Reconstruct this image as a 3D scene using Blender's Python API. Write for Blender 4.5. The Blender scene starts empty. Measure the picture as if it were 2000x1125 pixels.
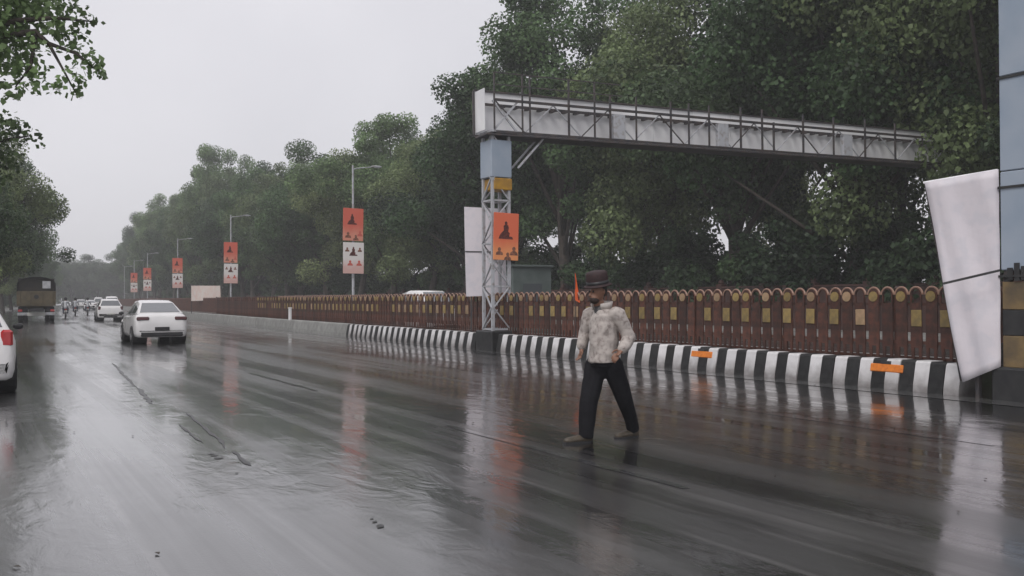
import bpy, bmesh, math, random
import numpy as np
from mathutils import Vector, Matrix, Euler
R = math.radians
random.seed(4); rng = np.random.default_rng(4)
scn = bpy.context.scene
col = scn.collection

# ------------------------------------------------------------------ camera
CAM_H = 1.5; F = 1800.0
CAM_R = (Matrix.Rotation(R(90.62), 3, 'X') @ Matrix.Rotation(R(-0.25), 3, 'Z'))
cd = bpy.data.cameras.new('camera'); cam = bpy.data.objects.new('camera', cd); col.objects.link(cam)
cd.sensor_width = 36; cd.lens = 36 * F / 2000; cd.clip_end = 4000; cd.clip_start = 0.05
cam.matrix_world = Matrix.Translation((0, 0, CAM_H)) @ CAM_R.to_4x4()
scn.camera = cam
# ------------------------------------------------------------------ world, sun, exposure
W = bpy.data.worlds.new('World'); scn.world = W; W.use_nodes = True
nt = W.node_tree; nt.nodes.clear()
wo = nt.nodes.new('ShaderNodeOutputWorld'); bg = nt.nodes.new('ShaderNodeBackground')
sky = nt.nodes.new('ShaderNodeTexSky'); sky.sky_type = 'NISHITA'; sky.sun_disc = False
SUN_EL, SUN_AZ = R(50), R(-155)
sky.sun_elevation = SUN_EL; sky.sun_rotation = SUN_AZ; sky.dust_density = 4; sky.air_density = 1
mixw = nt.nodes.new('ShaderNodeMix'); mixw.data_type = 'RGBA'; mixw.inputs[0].default_value = 0.92
tcw = nt.nodes.new('ShaderNodeTexCoord'); nw = nt.nodes.new('ShaderNodeTexNoise')
nw.inputs['Scale'].default_value = 2.2; nw.inputs['Detail'].default_value = 5; nw.inputs['Roughness'].default_value = .45
crw = nt.nodes.new('ShaderNodeValToRGB')
crw.color_ramp.elements[0].position = .3; crw.color_ramp.elements[0].color = (7.0, 6.9, 7.35, 1)
crw.color_ramp.elements[1].position = .7; crw.color_ramp.elements[1].color = (8.5, 8.35, 8.75, 1)
nt.links.new(tcw.outputs['Generated'], nw.inputs['Vector']); nt.links.new(nw.outputs['Fac'], crw.inputs['Fac'])
nt.links.new(sky.outputs[0], mixw.inputs[6]); nt.links.new(crw.outputs[0], mixw.inputs[7])
nt.links.new(mixw.outputs[2], bg.inputs[0]); bg.inputs[1].default_value = 0.1
nt.links.new(bg.outputs[0], wo.inputs[0])
sd = bpy.data.lights.new('sun', 'SUN'); sd.energy = 1.4; sd.angle = R(28); sd.color = (1, .97, .93)
so = bpy.data.objects.new('sun', sd); col.objects.link(so)
sdir = Vector((math.sin(SUN_AZ) * math.cos(SUN_EL), math.cos(SUN_AZ) * math.cos(SUN_EL), math.sin(SUN_EL)))
so.rotation_euler = sdir.to_track_quat('Z', 'Y').to_euler(); so.location = (0, 0, 40)
scn.view_settings.view_transform = 'Standard'; scn.view_settings.look = 'None'
scn.view_settings.gamma = 1; scn.view_settings.exposure = 0.07
scn.cycles.max_bounces = 8; scn.cycles.volume_bounces = 2; scn.cycles.transparent_max_bounces = 8

# ------------------------------------------------------------------ pixel helpers
def ray(x, y):
    return CAM_R @ Vector(((x - 1000) / F, -(y - 562.5) / F, -1))
def ground(x, y, z=0.0):
    d = ray(x, y); t = (z - CAM_H) / d.z
    return Vector((d.x * t, d.y * t, z))
def at(x, y, depth):
    d = ray(x, y); t = depth / d.y
    return Vector((d.x * t, d.y * t, CAM_H + d.z * t))
# ------------------------------------------------------------------ the line of the median kerb
def heading(s):
    return np.interp(s, [-60, 14, 34, 60, 110, 200, 400], [-30.2, -30.2, -28.2, -27.4, -26.3, -24.6, -24.2])
DS = .25; SA = np.arange(-60, 420, DS)
_th = np.radians([heading(s) for s in SA]); i0 = int(round(60 / DS))
_X = np.cumsum(np.sin(_th)) * DS; _Y = np.cumsum(np.cos(_th)) * DS
KX = _X - _X[i0] + 6.67; KY = _Y - _Y[i0] + 13.8
def K(s, off=0.0, z=0.0):
    th = R(float(heading(s)))
    return Vector((float(np.interp(s, SA, KX)) + off * math.cos(th), float(np.interp(s, SA, KY)) - off * math.sin(th), z))
def KA(s):                       # rotation about z so that local +Y runs along the road
    return -R(float(heading(s)))
def KM(s, off=0.0, z=0.0):
    return Matrix.Translation(K(s, off, z)) @ Matrix.Rotation(KA(s), 4, 'Z')
def s_at_px(x, off=0.0):
    best = None
    for s in np.arange(-2, 300, .1):
        p = K(s, off)
        if p.y < 1: continue
        e = abs(1000 + F * p.x / p.y - x)
        if best is None or e < best[0]: best = (e, s)
    return float(best[1])

# ------------------------------------------------------------------ mesh builder
class MB:
    def __init__(s): s.v = []; s.f = []
    def add(s, vs, fs, M=None):
        n = len(s.v)
        s.v += [tuple(M @ Vector(v)) if M is not None else tuple(v) for v in vs]
        s.f += [tuple(i + n for i in f) for f in fs]; return s
    def box(s, c, sz, M=None, bev=0.0):
        x, y, z = sz[0] / 2, sz[1] / 2, sz[2] / 2
        if bev <= 0:
            vs = [(c[0] + a * x, c[1] + b * y, c[2] + d * z) for d in (-1, 1) for a, b in ((-1, -1), (1, -1), (1, 1), (-1, 1))]
            fs = [(3, 2, 1, 0), (4, 5, 6, 7), (0, 1, 5, 4), (1, 2, 6, 5), (2, 3, 7, 6), (3, 0, 4, 7)]
            return s.add(vs, fs, M)
        b = min(bev, x * .9, y * .9, z * .9); vs = []
        for zz, q in ((-z, b), (-z + b, 0), (z - b, 0), (z, b)):
            X, Y = x - q, y - q; k = b if q == 0 else b * .5
            for a, e in ((-X + k, -Y), (X - k, -Y), (X, -Y + k), (X, Y - k), (X - k, Y), (-X + k, Y), (-X, Y - k), (-X, -Y + k)):
                vs.append((c[0] + a, c[1] + e, c[2] + zz))
        fs = [tuple(range(7, -1, -1)), tuple(range(24, 32))]
        for l in range(3):
            for i in range(8):
                j = (i + 1) % 8; fs.append((l * 8 + i, l * 8 + j, l * 8 + 8 + j, l * 8 + 8 + i))
        return s.add(vs, fs, M)
    def bar(s, a, b, w, h=None, M=None):
        a, b = Vector(a), Vector(b); d = b - a; L = d.length
        q = d.to_track_quat('Y', 'Z').to_matrix().to_4x4()
        T = Matrix.Translation((a + b) / 2) @ q
        return s.box((0, 0, 0), (w, L, h or w), (M @ T) if M is not None else T)
    def path(s, pts, rad, n=8, M=None, cap=True):
        pts = [Vector(p) for p in pts]; k = len(pts)
        rad = rad if hasattr(rad, '__len__') else [rad] * k
        vs = []; fs = []; up = None
        for i, p in enumerate(pts):
            t = (pts[min(i + 1, k - 1)] - pts[max(i - 1, 0)]).normalized()
            if up is None:
                up = Vector((0, 0, 1)) if abs(t.z) < .9 else Vector((1, 0, 0))
            a = t.cross(up).normalized(); b = a.cross(t).normalized(); up = b
            for j in range(n):
                g = 2 * math.pi * j / n
                r = rad[i] if hasattr(rad[i], '__len__') else (rad[i], rad[i])
                vs.append(p + a * (math.cos(g) * r[0]) + b * (math.sin(g) * r[1]))
        for i in range(k - 1):
            for j in range(n):
                j2 = (j + 1) % n; fs.append((i * n + j, i * n + j2, (i + 1) * n + j2, (i + 1) * n + j))
        if cap:
            fs.append(tuple(range(n - 1, -1, -1))); fs.append(tuple(range((k - 1) * n, k * n)))
        return s.add(vs, fs, M)
    def ball(s, c, r, n=12, M=None):
        r = r if hasattr(r, '__len__') else (r, r, r); vs = [(c[0], c[1], c[2] - r[2])]; fs = []; m = n // 2
        for i in range(1, m):
            a = math.pi * i / m - math.pi / 2
            for j in range(n):
                g = 2 * math.pi * j / n
                vs.append((c[0] + r[0] * math.cos(a) * math.cos(g), c[1] + r[1] * math.cos(a) * math.sin(g), c[2] + r[2] * math.sin(a)))
        vs.append((c[0], c[1], c[2] + r[2])); e = len(vs) - 1
        for j in range(n):
            j2 = (j + 1) % n; fs.append((0, 1 + j2, 1 + j)); fs.append((e, e - n + j, e - n + j2))
            for i in range(m - 2):
                a = 1 + i * n; fs.append((a + j, a + j2, a + n + j2, a + n + j))
        return s.add(vs, fs, M)
    def prism(s, poly, t0, t1, M=None, axis='y'):   # polygon (a, b) -> x, z with thickness in y
        n = len(poly)
        g = (lambda a, b, t: (a, t, b)) if axis == 'y' else ((lambda a, b, t: (t, a, b)) if axis == 'x' else (lambda a, b, t: (a, b, t)))
        vs = [g(a, b, t0) for a, b in poly] + [g(a, b, t1) for a, b in poly]
        fs = [tuple(range(n)), tuple(range(2 * n - 1, n - 1, -1))] + [(i, i + n, (i + 1) % n + n, (i + 1) % n) for i in range(n)]
        return s.add(vs, fs, M)
    def lathe(s, prof, n=20, M=None):               # profile (r, x): revolved about local X
        k = len(prof); vs = []; fs = []
        for r, x in prof:
            for j in range(n):
                g = 2 * math.pi * j / n; vs.append((x, r * math.cos(g), r * math.sin(g)))
        for i in range(k - 1):
            for j in range(n):
                j2 = (j + 1) % n; fs.append((i * n + j, i * n + j2, (i + 1) * n + j2, (i + 1) * n + j))
        return s.add(vs, fs, M)
    def mesh(s, name, mat, smooth=False):
        me = bpy.data.meshes.new(name); me.from_pydata(s.v, [], s.f); me.materials.append(mat)
        bm = bmesh.new(); bm.from_mesh(me); bmesh.ops.recalc_face_normals(bm, faces=bm.faces); bm.to_mesh(me); bm.free()
        if smooth: me.polygons.foreach_set('use_smooth', [True] * len(me.polygons))
        me.update(); return me
    def build(s, name, mat, parent=None, smooth=False, **k):
        return link(name, s.mesh(name, mat, smooth), parent, **k)
def link(name, me, parent=None, M=None):
    o = bpy.data.objects.new(name, me); col.objects.link(o); o.parent = parent
    if M is not None: o.matrix_local = M
    return o
def tag(o, label=None, cat=None, group=None, kind=None):
    if label: o['label'] = label
    if cat: o['category'] = cat
    if group: o['group'] = group
    if kind: o['kind'] = kind
    return o
def thing(name, M, label, cat, group=None):
    o = bpy.data.objects.new(name, None); col.objects.link(o); o.empty_display_size = .2
    o.matrix_world = M; return tag(o, label, cat, group)
def copy_tree(o, parent=None):
    c = o.copy(); col.objects.link(c); c.parent = parent
    for ch in list(o.children): copy_tree(ch, c)
    return c
def remesh(mb, voxel, smooth_it=6, factor=.5, disp=None):
    me = bpy.data.meshes.new('tmp'); me.from_pydata(mb.v, [], mb.f)
    bm = bmesh.new(); bm.from_mesh(me); bmesh.ops.recalc_face_normals(bm, faces=bm.faces); bm.to_mesh(me); bm.free()
    o = bpy.data.objects.new('tmp', me); col.objects.link(o)
    m = o.modifiers.new('r', 'REMESH'); m.mode = 'VOXEL'; m.voxel_size = voxel
    if smooth_it:
        m2 = o.modifiers.new('s', 'SMOOTH'); m2.iterations = smooth_it; m2.factor = factor
    bpy.context.view_layer.update()
    dg = bpy.context.evaluated_depsgraph_get()
    out = bpy.data.meshes.new_from_object(o.evaluated_get(dg))
    bpy.data.objects.remove(o); bpy.data.meshes.remove(me)
    n = len(out.vertices); co = np.zeros(n * 3); out.vertices.foreach_get('co', co); co = co.reshape(-1, 3)
    if disp is not None:
        nn = np.zeros(n * 3); out.vertices.foreach_get('normal', nn); nn = nn.reshape(-1, 3)
        co = co + nn * disp(co)[:, None]; out.vertices.foreach_set('co', co.ravel())
    out.polygons.foreach_set('use_smooth', [True] * len(out.polygons)); out.update()
    return out

# ------------------------------------------------------------------ materials
MT = {}
def mat(name, c, rough=.7, metal=0., c2=None, scale=6., detail=6., bump=0., bscale=40., coat=0., spec=.5, lo=.35, hi=.65, rough2=None, rnd=0.):
    m = bpy.data.materials.new(name); m.use_nodes = True; t = m.node_tree; N = t.nodes; L = t.links
    p = N['Principled BSDF']
    p.inputs['Base Color'].default_value = (*c, 1); p.inputs['Roughness'].default_value = rough
    p.inputs['Metallic'].default_value = metal; p.inputs['Coat Weight'].default_value = coat
    p.inputs['Coat Roughness'].default_value = .08; p.inputs['Specular IOR Level'].default_value = spec
    tc = N.new('ShaderNodeTexCoord'); out = None
    if c2 is not None:
        n = N.new('ShaderNodeTexNoise'); n.inputs['Scale'].default_value = scale; n.inputs['Detail'].default_value = detail
        L.new(tc.outputs['Object'], n.inputs['Vector'])
        mr = N.new('ShaderNodeMapRange'); mr.inputs[1].default_value = lo; mr.inputs[2].default_value = hi; L.new(n.outputs['Fac'], mr.inputs[0])
        mx = N.new('ShaderNodeMix'); mx.data_type = 'RGBA'; mx.inputs[6].default_value = (*c, 1); mx.inputs[7].default_value = (*c2, 1)
        L.new(mr.outputs[0], mx.inputs[0]); out = mx.outputs[2]
        if rough2 is not None:
            mq = N.new('ShaderNodeMapRange'); mq.inputs[3].default_value = rough; mq.inputs[4].default_value = rough2
            L.new(mr.outputs[0], mq.inputs[0]); L.new(mq.outputs[0], p.inputs['Roughness'])
    if rnd > 0:
        oi = N.new('ShaderNodeObjectInfo'); hs = N.new('ShaderNodeHueSaturation')
        mr2 = N.new('ShaderNodeMapRange'); mr2.inputs[3].default_value = 1 - rnd; mr2.inputs[4].default_value = 1 + rnd
        L.new(oi.outputs['Random'], mr2.inputs[0]); L.new(mr2.outputs[0], hs.inputs['Value'])
        if out is not None: L.new(out, hs.inputs['Color'])
        else: hs.inputs['Color'].default_value = (*c, 1)
        out = hs.outputs[0]
    if out is not None: L.new(out, p.inputs['Base Color'])
    if bump > 0:
        n = N.new('ShaderNodeTexNoise'); n.inputs['Scale'].default_value = bscale; n.inputs['Detail'].default_value = 4
        L.new(tc.outputs['Object'], n.inputs['Vector'])
        b = N.new('ShaderNodeBump'); b.inputs['Strength'].default_value = bump; b.inputs['Distance'].default_value = .01
        L.new(n.outputs['Fac'], b.inputs['Height']); L.new(b.outputs[0], p.inputs['Normal'])
    MT[name] = m; return m
mat('kerb_white', (.66, .65, .66), .5, c2=(.40, .39, .38), scale=5, lo=.5, hi=.8, bump=.25, rnd=.10)
def grime(m, c, z0, z1):
    t = m.node_tree; N = t.nodes; L = t.links; pb = N['Principled BSDF']; src = pb.inputs['Base Color'].links[0].from_socket
    g_ = N.new('ShaderNodeTexCoord'); sp = N.new('ShaderNodeSeparateXYZ'); L.new(g_.outputs['Object'], sp.inputs[0]); oi = N.new('ShaderNodeObjectInfo')
    n = N.new('ShaderNodeTexNoise'); n.inputs['Scale'].default_value = 6; n.inputs['Detail'].default_value = 8; va = N.new('ShaderNodeVectorMath'); L.new(g_.outputs['Object'], va.inputs[0]); L.new(oi.outputs['Location'], va.inputs[1]); L.new(va.outputs[0], n.inputs['Vector'])
    ad = N.new('ShaderNodeMath'); ad.operation = 'MULTIPLY_ADD'; ad.inputs[1].default_value = -.35; L.new(n.outputs['Fac'], ad.inputs[0]); L.new(sp.outputs['Z'], ad.inputs[2])
    mr = N.new('ShaderNodeMapRange'); mr.inputs[1].default_value = z0 - .17; mr.inputs[2].default_value = z1 - .17; mr.inputs[3].default_value = .85; mr.inputs[4].default_value = 0; L.new(ad.outputs[0], mr.inputs[0])
    mx = N.new('ShaderNodeMix'); mx.data_type = 'RGBA'; mx.inputs[7].default_value = (*c, 1); L.new(src, mx.inputs[6]); L.new(mr.outputs[0], mx.inputs[0]); L.new(mx.outputs[2], pb.inputs['Base Color'])
grime(MT['kerb_white'], (.17, .155, .15), .0, .34)
mat('kerb_black', (.014, .014, .015), .55, c2=(.032, .032, .032), scale=7, bump=.25, rnd=.2, spec=.25)
mat('concrete', (.30, .30, .29), .55, c2=(.20, .20, .19), scale=3, bump=.3, rnd=.1)
mat('soil', (.045, .035, .025), .8, c2=(.03, .04, .018), scale=3, bump=.6)
mat('verge', (.07, .06, .045), .6, c2=(.035, .045, .02), scale=.6, bump=.6, bscale=12)
mat('fence_brown', (.095, .033, .020), .6, c2=(.045, .020, .014), scale=7, bump=.3, rnd=.35, lo=.4, hi=.6)
mat('fence_rim', (.36, .23, .17), .4, c2=(.2, .1, .07), scale=12)
mat('ochre', (.31, .22, .075), .6, c2=(.20, .145, .06), scale=9, rnd=.2)
mat('pale_peach', (.38, .25, .15), .6, c2=(.26, .18, .10), scale=9, rnd=.2)
mat('orange', (.75, .22, .02), .5, c2=(.60, .16, .02), scale=20)
mat('steel_pale', (.42, .43, .46), .5, c2=(.25, .22, .2), scale=8, lo=.5, hi=.75)
mat('steel_dark', (.035, .035, .042), .5, c2=(.07, .055, .05), scale=5)
mat('panel_white', (.84, .84, .85), .45, c2=(.70, .70, .72), scale=1.2, bump=.1, bscale=8, rnd=.05)
mat('clad_blue', (.27, .33, .41), .45, c2=(.34, .39, .46), scale=1.5, bump=.2, bscale=6)
mat('yellow_paint', (.48, .26, .02), .5, c2=(.32, .17, .03), scale=5)
mat('tan_band', (.20, .135, .06), .7, c2=(.10, .075, .045), scale=4, bump=.3)
mat('black_paint', (.015, .015, .017), .5, c2=(.03, .03, .03), scale=5)
mat('banner_white', (.66, .62, .66), .55, c2=(.61, .585, .63), scale=4.5, lo=.48, hi=.60, bump=.5, bscale=7)
mat('board_white', (.72, .66, .62), .5, c2=(.70, .55, .50), scale=2.5)
mat('print_dark', (.16, .03, .02), .6, c2=(.04, .012, .01), scale=20)
mat('print_red', (.55, .12, .09), .6)
mat('print_skin', (.30, .12, .07), .6, c2=(.10, .05, .035), scale=14)
mat('car_white', (.78, .77, .77), .22, coat=.8, c2=(.72, .71, .71), scale=2)
mat('glass', (.10, .11, .12), .06, spec=1.0, coat=1.0)
mat('black_plastic', (.018, .018, .02), .45)
mat('tyre', (.014, .014, .015), .7, c2=(.022, .022, .022), scale=20)
mat('rim', (.35, .35, .36), .35, metal=.7)
mat('tail_red', (.42, .012, .016), .15, coat=.8)
mat('tail_dark', (.07, .006, .008), .15, coat=.8)
mat('plate', (.65, .65, .62), .5)
mat('truck_tan', (.13, .10, .055), .6, c2=(.085, .068, .038), scale=3, rnd=.06)
mat('tarp', (.035, .03, .027), .7, c2=(.05, .04, .03), scale=3)
mat('bark', (.07, .055, .045), .85, c2=(.035, .03, .026), scale=5, bump=.8, bscale=14)
mat('wall_brown', (.075, .03, .022), .6, c2=(.045, .022, .018), scale=2, bump=.3, rnd=.1)
mat('skin', (.26, .135, .085), .5, c2=(.20, .10, .065), scale=12)
mat('trousers', (.009, .009, .011), .85, c2=(.014, .014, .017), scale=14, bump=.3, bscale=30, spec=.15)
mat('hat', (.032, .012, .013), .7, c2=(.02, .009, .01), scale=30, bump=.2, bscale=80)
mat('shoe', (.075, .058, .038), .5, c2=(.04, .032, .024), scale=20)
mat('hair', (.012, .01, .009), .6)
mat('flag', (.75, .13, .02), .6, c2=(.6, .09, .02), scale=8)
mat('cloth_pale', (.55, .55, .57), .8, c2=(.4, .42, .45), scale=6)
mat('cloth_blue', (.06, .07, .11), .8)
mat('cabin_grey', (.11, .135, .13), .7, c2=(.07, .09, .085), scale=1.2)
mat('lamp_white', (.75, .75, .74), .3)
mat('asphalt_seam', (.012, .012, .013), .35, c2=(.02, .02, .02), scale=10)
def m_paint():
    m = mat('worn_paint', (.5, .5, .5), .22); t = m.node_tree; N = t.nodes; L = t.links; p = N['Principled BSDF']
    tc = N.new('ShaderNodeTexCoord'); n = N.new('ShaderNodeTexNoise'); n.inputs['Scale'].default_value = 1.6; n.inputs['Detail'].default_value = 9; n.inputs['Roughness'].default_value = .7
    r = N.new('ShaderNodeMapRange'); r.inputs[1].default_value = .45; r.inputs[2].default_value = .62
    L.new(tc.outputs['Object'], n.inputs['Vector']); L.new(n.outputs['Fac'], r.inputs[0])
    mx = N.new('ShaderNodeMix'); mx.data_type = 'RGBA'; mx.inputs[6].default_value = (.045, .045, .048, 1); mx.inputs[7].default_value = (.11, .11, .115, 1)
    L.new(r.outputs[0], mx.inputs[0]); L.new(mx.outputs[2], p.inputs['Base Color']); p.inputs['Coat Weight'].default_value = 1; p.inputs['Coat Roughness'].default_value = .1
m_paint()
def m_poster(name, top, bot):
    m = mat(name, top, .5); t = m.node_tree; N = t.nodes; L = t.links; p = N['Principled BSDF']
    tc = N.new('ShaderNodeTexCoord'); sp = N.new('ShaderNodeSeparateXYZ'); cr = N.new('ShaderNodeValToRGB')
    n = N.new('ShaderNodeTexNoise'); n.inputs['Scale'].default_value = 3; ad = N.new('ShaderNodeMath'); ad.operation = 'MULTIPLY_ADD'
    L.new(tc.outputs['Generated'], sp.inputs[0]); L.new(tc.outputs['Object'], n.inputs['Vector'])
    L.new(n.outputs['Fac'], ad.inputs[0]); ad.inputs[1].default_value = .3; L.new(sp.outputs['Z'], ad.inputs[2])
    e = cr.color_ramp.elements; e[0].position = .3; e[0].color = (*bot, 1); e[1].position = .65; e[1].color = (*top, 1)
    L.new(ad.outputs[0], cr.inputs[0]); L.new(cr.outputs[0], p.inputs['Base Color'])
m_poster('poster_orange', (.70, .15, .07), (.78, .30, .12))
m_poster('poster_red', (.62, .13, .085), (.66, .27, .19))
m_poster('poster_white', (.74, .70, .68), (.66, .42, .38))
def m_jacket():
    m = mat('jacket', (.3, .28, .26), .75); t = m.node_tree; N = t.nodes; L = t.links; p = N['Principled BSDF']
    tc = N.new('ShaderNodeTexCoord'); n = N.new('ShaderNodeTexNoise'); n.inputs['Scale'].default_value = 18; n.inputs['Detail'].default_value = 3; n.inputs['Distortion'].default_value = .25
    cr = N.new('ShaderNodeValToRGB'); e = cr.color_ramp.elements
    e[0].position = .34; e[0].color = (.22, .19, .175, 1); e[1].position = .64; e[1].color = (.47, .425, .395, 1)
    q = e.new(.42); q.color = (.33, .29, .27, 1); q = e.new(.50); q.color = (.40, .36, .335, 1)
    L.new(tc.outputs['Object'], n.inputs['Vector']); L.new(n.outputs['Fac'], cr.inputs[0]); L.new(cr.outputs[0], p.inputs['Base Color'])
m_jacket()
def m_leaf(name, dark, light, seed=0.):
    m = bpy.data.materials.new(name); m.use_nodes = True; t = m.node_tree; N = t.nodes; L = t.links; N.clear()
    o = N.new('ShaderNodeOutputMaterial'); g = N.new('ShaderNodeNewGeometry'); oi = N.new('ShaderNodeObjectInfo'); tc = N.new('ShaderNodeTexCoord')
    n = N.new('ShaderNodeTexNoise'); n.inputs['Scale'].default_value = .55; n.inputs['Detail'].default_value = 2; L.new(tc.outputs['Object'], n.inputs['Vector'])
    a = N.new('ShaderNodeMath'); a.operation = 'MULTIPLY_ADD'; a.inputs[1].default_value = .55; L.new(g.outputs['Random Per Island'], a.inputs[0])
    b = N.new('ShaderNodeMath'); b.operation = 'MULTIPLY_ADD'; b.inputs[1].default_value = 2.4; b.inputs[2].default_value = -.82; L.new(n.outputs['Fac'], b.inputs[0]); L.new(b.outputs[0], a.inputs[2])
    mx = N.new('ShaderNodeMix'); mx.data_type = 'RGBA'; mx.inputs[6].default_value = (*dark, 1); mx.inputs[7].default_value = (*light, 1); L.new(a.outputs[0], mx.inputs[0])
    hs = N.new('ShaderNodeHueSaturation'); mr = N.new('ShaderNodeMapRange'); mr.inputs[3].default_value = .6; mr.inputs[4].default_value = 1.55; L.new(oi.outputs['Random'], mr.inputs[0]); L.new(mr.outputs[0], hs.inputs['Value'])
    mr2 = N.new('ShaderNodeMapRange'); mr2.inputs[3].default_value = .515; mr2.inputs[4].default_value = .475; L.new(oi.outputs['Random'], mr2.inputs[0]); L.new(mr2.outputs[0], hs.inputs['Hue'])
    L.new(mx.outputs[2], hs.inputs['Color'])
    p = N.new('ShaderNodeBsdfPrincipled'); p.inputs['Roughness'].default_value = .45; p.inputs['Specular IOR Level'].default_value = .25
    tr = N.new('ShaderNodeBsdfTranslucent'); ms = N.new('ShaderNodeMixShader'); ms.inputs[0].default_value = .3
    L.new(hs.outputs[0], p.inputs['Base Color']); L.new(hs.outputs[0], tr.inputs[0]); L.new(p.outputs[0], ms.inputs[1]); L.new(tr.outputs[0], ms.inputs[2]); L.new(ms.outputs[0], o.inputs[0])
    MT[name] = m
m_leaf('leaf_green', (.016, .03, .012), (.112, .19, .078))
m_leaf('leaf_olive', (.03, .045, .018), (.165, .225, .10))
m_leaf('leaf_dark', (.009, .018, .009), (.066, .112, .052))
def m_road(name, wet_seed, tracks):
    m = bpy.data.materials.new(name); m.use_nodes = True; t = m.node_tree; N = t.nodes; L = t.links; p = N['Principled BSDF']
    uv = N.new('ShaderNodeUVMap'); uv.uv_map = 'metres'
    def noise(sc, detail=4, rough=.5, off=0., dist=0.):
        mp = N.new('ShaderNodeMapping'); mp.inputs['Scale'].default_value = (*sc, 1); mp.inputs['Location'].default_value = (off, off * .7, 0)
        n = N.new('ShaderNodeTexNoise'); n.noise_dimensions = '2D'; n.inputs['Scale'].default_value = 1; n.inputs['Detail'].default_value = detail; n.inputs['Roughness'].default_value = rough; n.inputs['Distortion'].default_value = dist
        L.new(uv.outputs[0], mp.inputs[0]); L.new(mp.outputs[0], n.inputs['Vector']); return n.outputs['Fac']
    def rng_(x, a, b, c=0., d=1.):
        r = N.new('ShaderNodeMapRange'); r.inputs[1].default_value = a; r.inputs[2].default_value = b; r.inputs[3].default_value = c; r.inputs[4].default_value = d; L.new(x, r.inputs[0]); return r.outputs[0]
    def op(o, a, b):
        q = N.new('ShaderNodeMath'); q.operation = o
        for i, x in enumerate((a, b)):
            if isinstance(x, (int, float)): q.inputs[i].default_value = x
            else: L.new(x, q.inputs[i])
        return q.outputs[0]
    streak = noise((1.7, .035), 6, .62, wet_seed)            # wheel-track streaks along the road
    patch = noise((.25, .12), 5, .6, wet_seed + 9)
    fine = noise((60, 60), 3, .6)
    wet = rng_(op('ADD', op('MULTIPLY', streak, .6), op('MULTIPLY', patch, .4)), .40, .58)
    # base colour: dark wet asphalt, a little paler where the film is thin
    mx = N.new('ShaderNodeMix'); mx.data_type = 'RGBA'; mx.inputs[6].default_value = (.024, .0225, .0225, 1); mx.inputs[7].default_value = (.011, .0105, .011, 1); L.new(wet, mx.inputs[0])
    m2 = N.new('ShaderNodeMix'); m2.data_type = 'RGBA'; m2.blend_type = 'MULTIPLY'; m2.inputs[0].default_value = .5; L.new(mx.outputs[2], m2.inputs[6])
    cr = N.new('ShaderNodeValToRGB'); cr.color_ramp.elements[0].color = (.45, .45, .45, 1); cr.color_ramp.elements[1].color = (1.4, 1.4, 1.4, 1); L.new(fine, cr.inputs[0]); L.new(cr.outputs[0], m2.inputs[7])
    line = rng_(noise((3.0, .018), 3, .65, wet_seed + 31), .56, .68); brk = rng_(noise((1.2, .5), 5, .7, 44.), .40, .62)
    lf = op('MULTIPLY', line, brk); m3 = N.new('ShaderNodeMix'); m3.data_type = 'RGBA'; m3.inputs[7].default_value = (.105, .10, .10, 1); L.new(m2.outputs[2], m3.inputs[6]); L.new(op('MULTIPLY', lf, .75), m3.inputs[0])
    L.new(m3.outputs[2], p.inputs['Base Color'])
    L.new(rng_(wet, 0, 1, .42, .20), p.inputs['Roughness'])
    p.inputs['Coat Weight'].default_value = 1.0; p.inputs['Coat IOR'].default_value = 1.65
    L.new(rng_(wet, 0, 1, .20, .05), p.inputs['Coat Roughness'])
    p.inputs['Specular IOR Level'].default_value = .8
    rip = noise((4.5, 2.2), 4, .6, 3.3, .4); und = noise((.5, .12), 2, .5, 7.)
    rm_ = rng_(noise((.35, .3), 3, .6, 21.), .45, .64, .0016, .0070)
    h = op('ADD', op('MULTIPLY', rip, rm_), op('MULTIPLY', und, .010))
    b1 = N.new('ShaderNodeBump'); b1.inputs['Strength'].default_value = 1; b1.inputs['Distance'].default_value = 1.; L.new(h, b1.inputs['Height']); L.new(b1.outputs[0], p.inputs['Coat Normal'])
    h2 = op('ADD', h, op('MULTIPLY', fine, .0012))
    b2 = N.new('ShaderNodeBump'); b2.inputs['Strength'].default_value = 1; b2.inputs['Distance'].default_value = 1.; L.new(h2, b2.inputs['Height']); L.new(b2.outputs[0], p.inputs['Normal'])
    MT[name] = m
m_road('road', 0., True)

# ------------------------------------------------------------------ ground, roads
def OE(s): return float(np.interp(s, [60, 140, 230], [15.8, 9.5, 6.0]))     # right edge of the far carriageway
def ribbon(name, offs, s0, s1, ds, z, material, crown=None):
    ss = np.arange(s0, s1 + ds * .5, ds); vs = []; fs = []; uvs = []
    for s in ss:
        for o in offs:
            p = K(float(s), o if o <= 1.5 else 1.5 + (o - 1.5) * (OE(s) - 1.5) / 14.3, z); vs.append(tuple(p)); uvs.append((o, float(s)))
    n = len(offs)
    for i in range(len(ss) - 1):
        for j in range(n - 1):
            fs.append((i * n + j, i * n + j + 1, (i + 1) * n + j + 1, (i + 1) * n + j))
    me = bpy.data.meshes.new(name); me.from_pydata(vs, [], fs); me.materials.append(material)
    ul = me.uv_layers.new(name='metres')
    idx = np.zeros(len(me.loops), dtype=np.int32); me.loops.foreach_get('vertex_index', idx)
    ul.data.foreach_set('uv', np.array(uvs)[idx].ravel())
    return link(name, me)
g = MB().add([(-330, -60, -.06), (200, -60, -.06), (200, 470, -.06), (-330, 470, -.06)], [(0, 1, 2, 3)]).build('ground', MT['verge']); tag(g, kind='structure')
ROAD_L = -14.6
r1 = ribbon('road', [ROAD_L, -12, -9, -6, -3, 0.02], -40, 400, 4, 0.0, MT['road']); tag(r1, kind='structure')
r2 = ribbon('opposite_road', [1.5, 5, 9, 13, 15.8], -40, 400, 4, 0.0, MT['road']); tag(r2, kind='structure')
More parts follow.
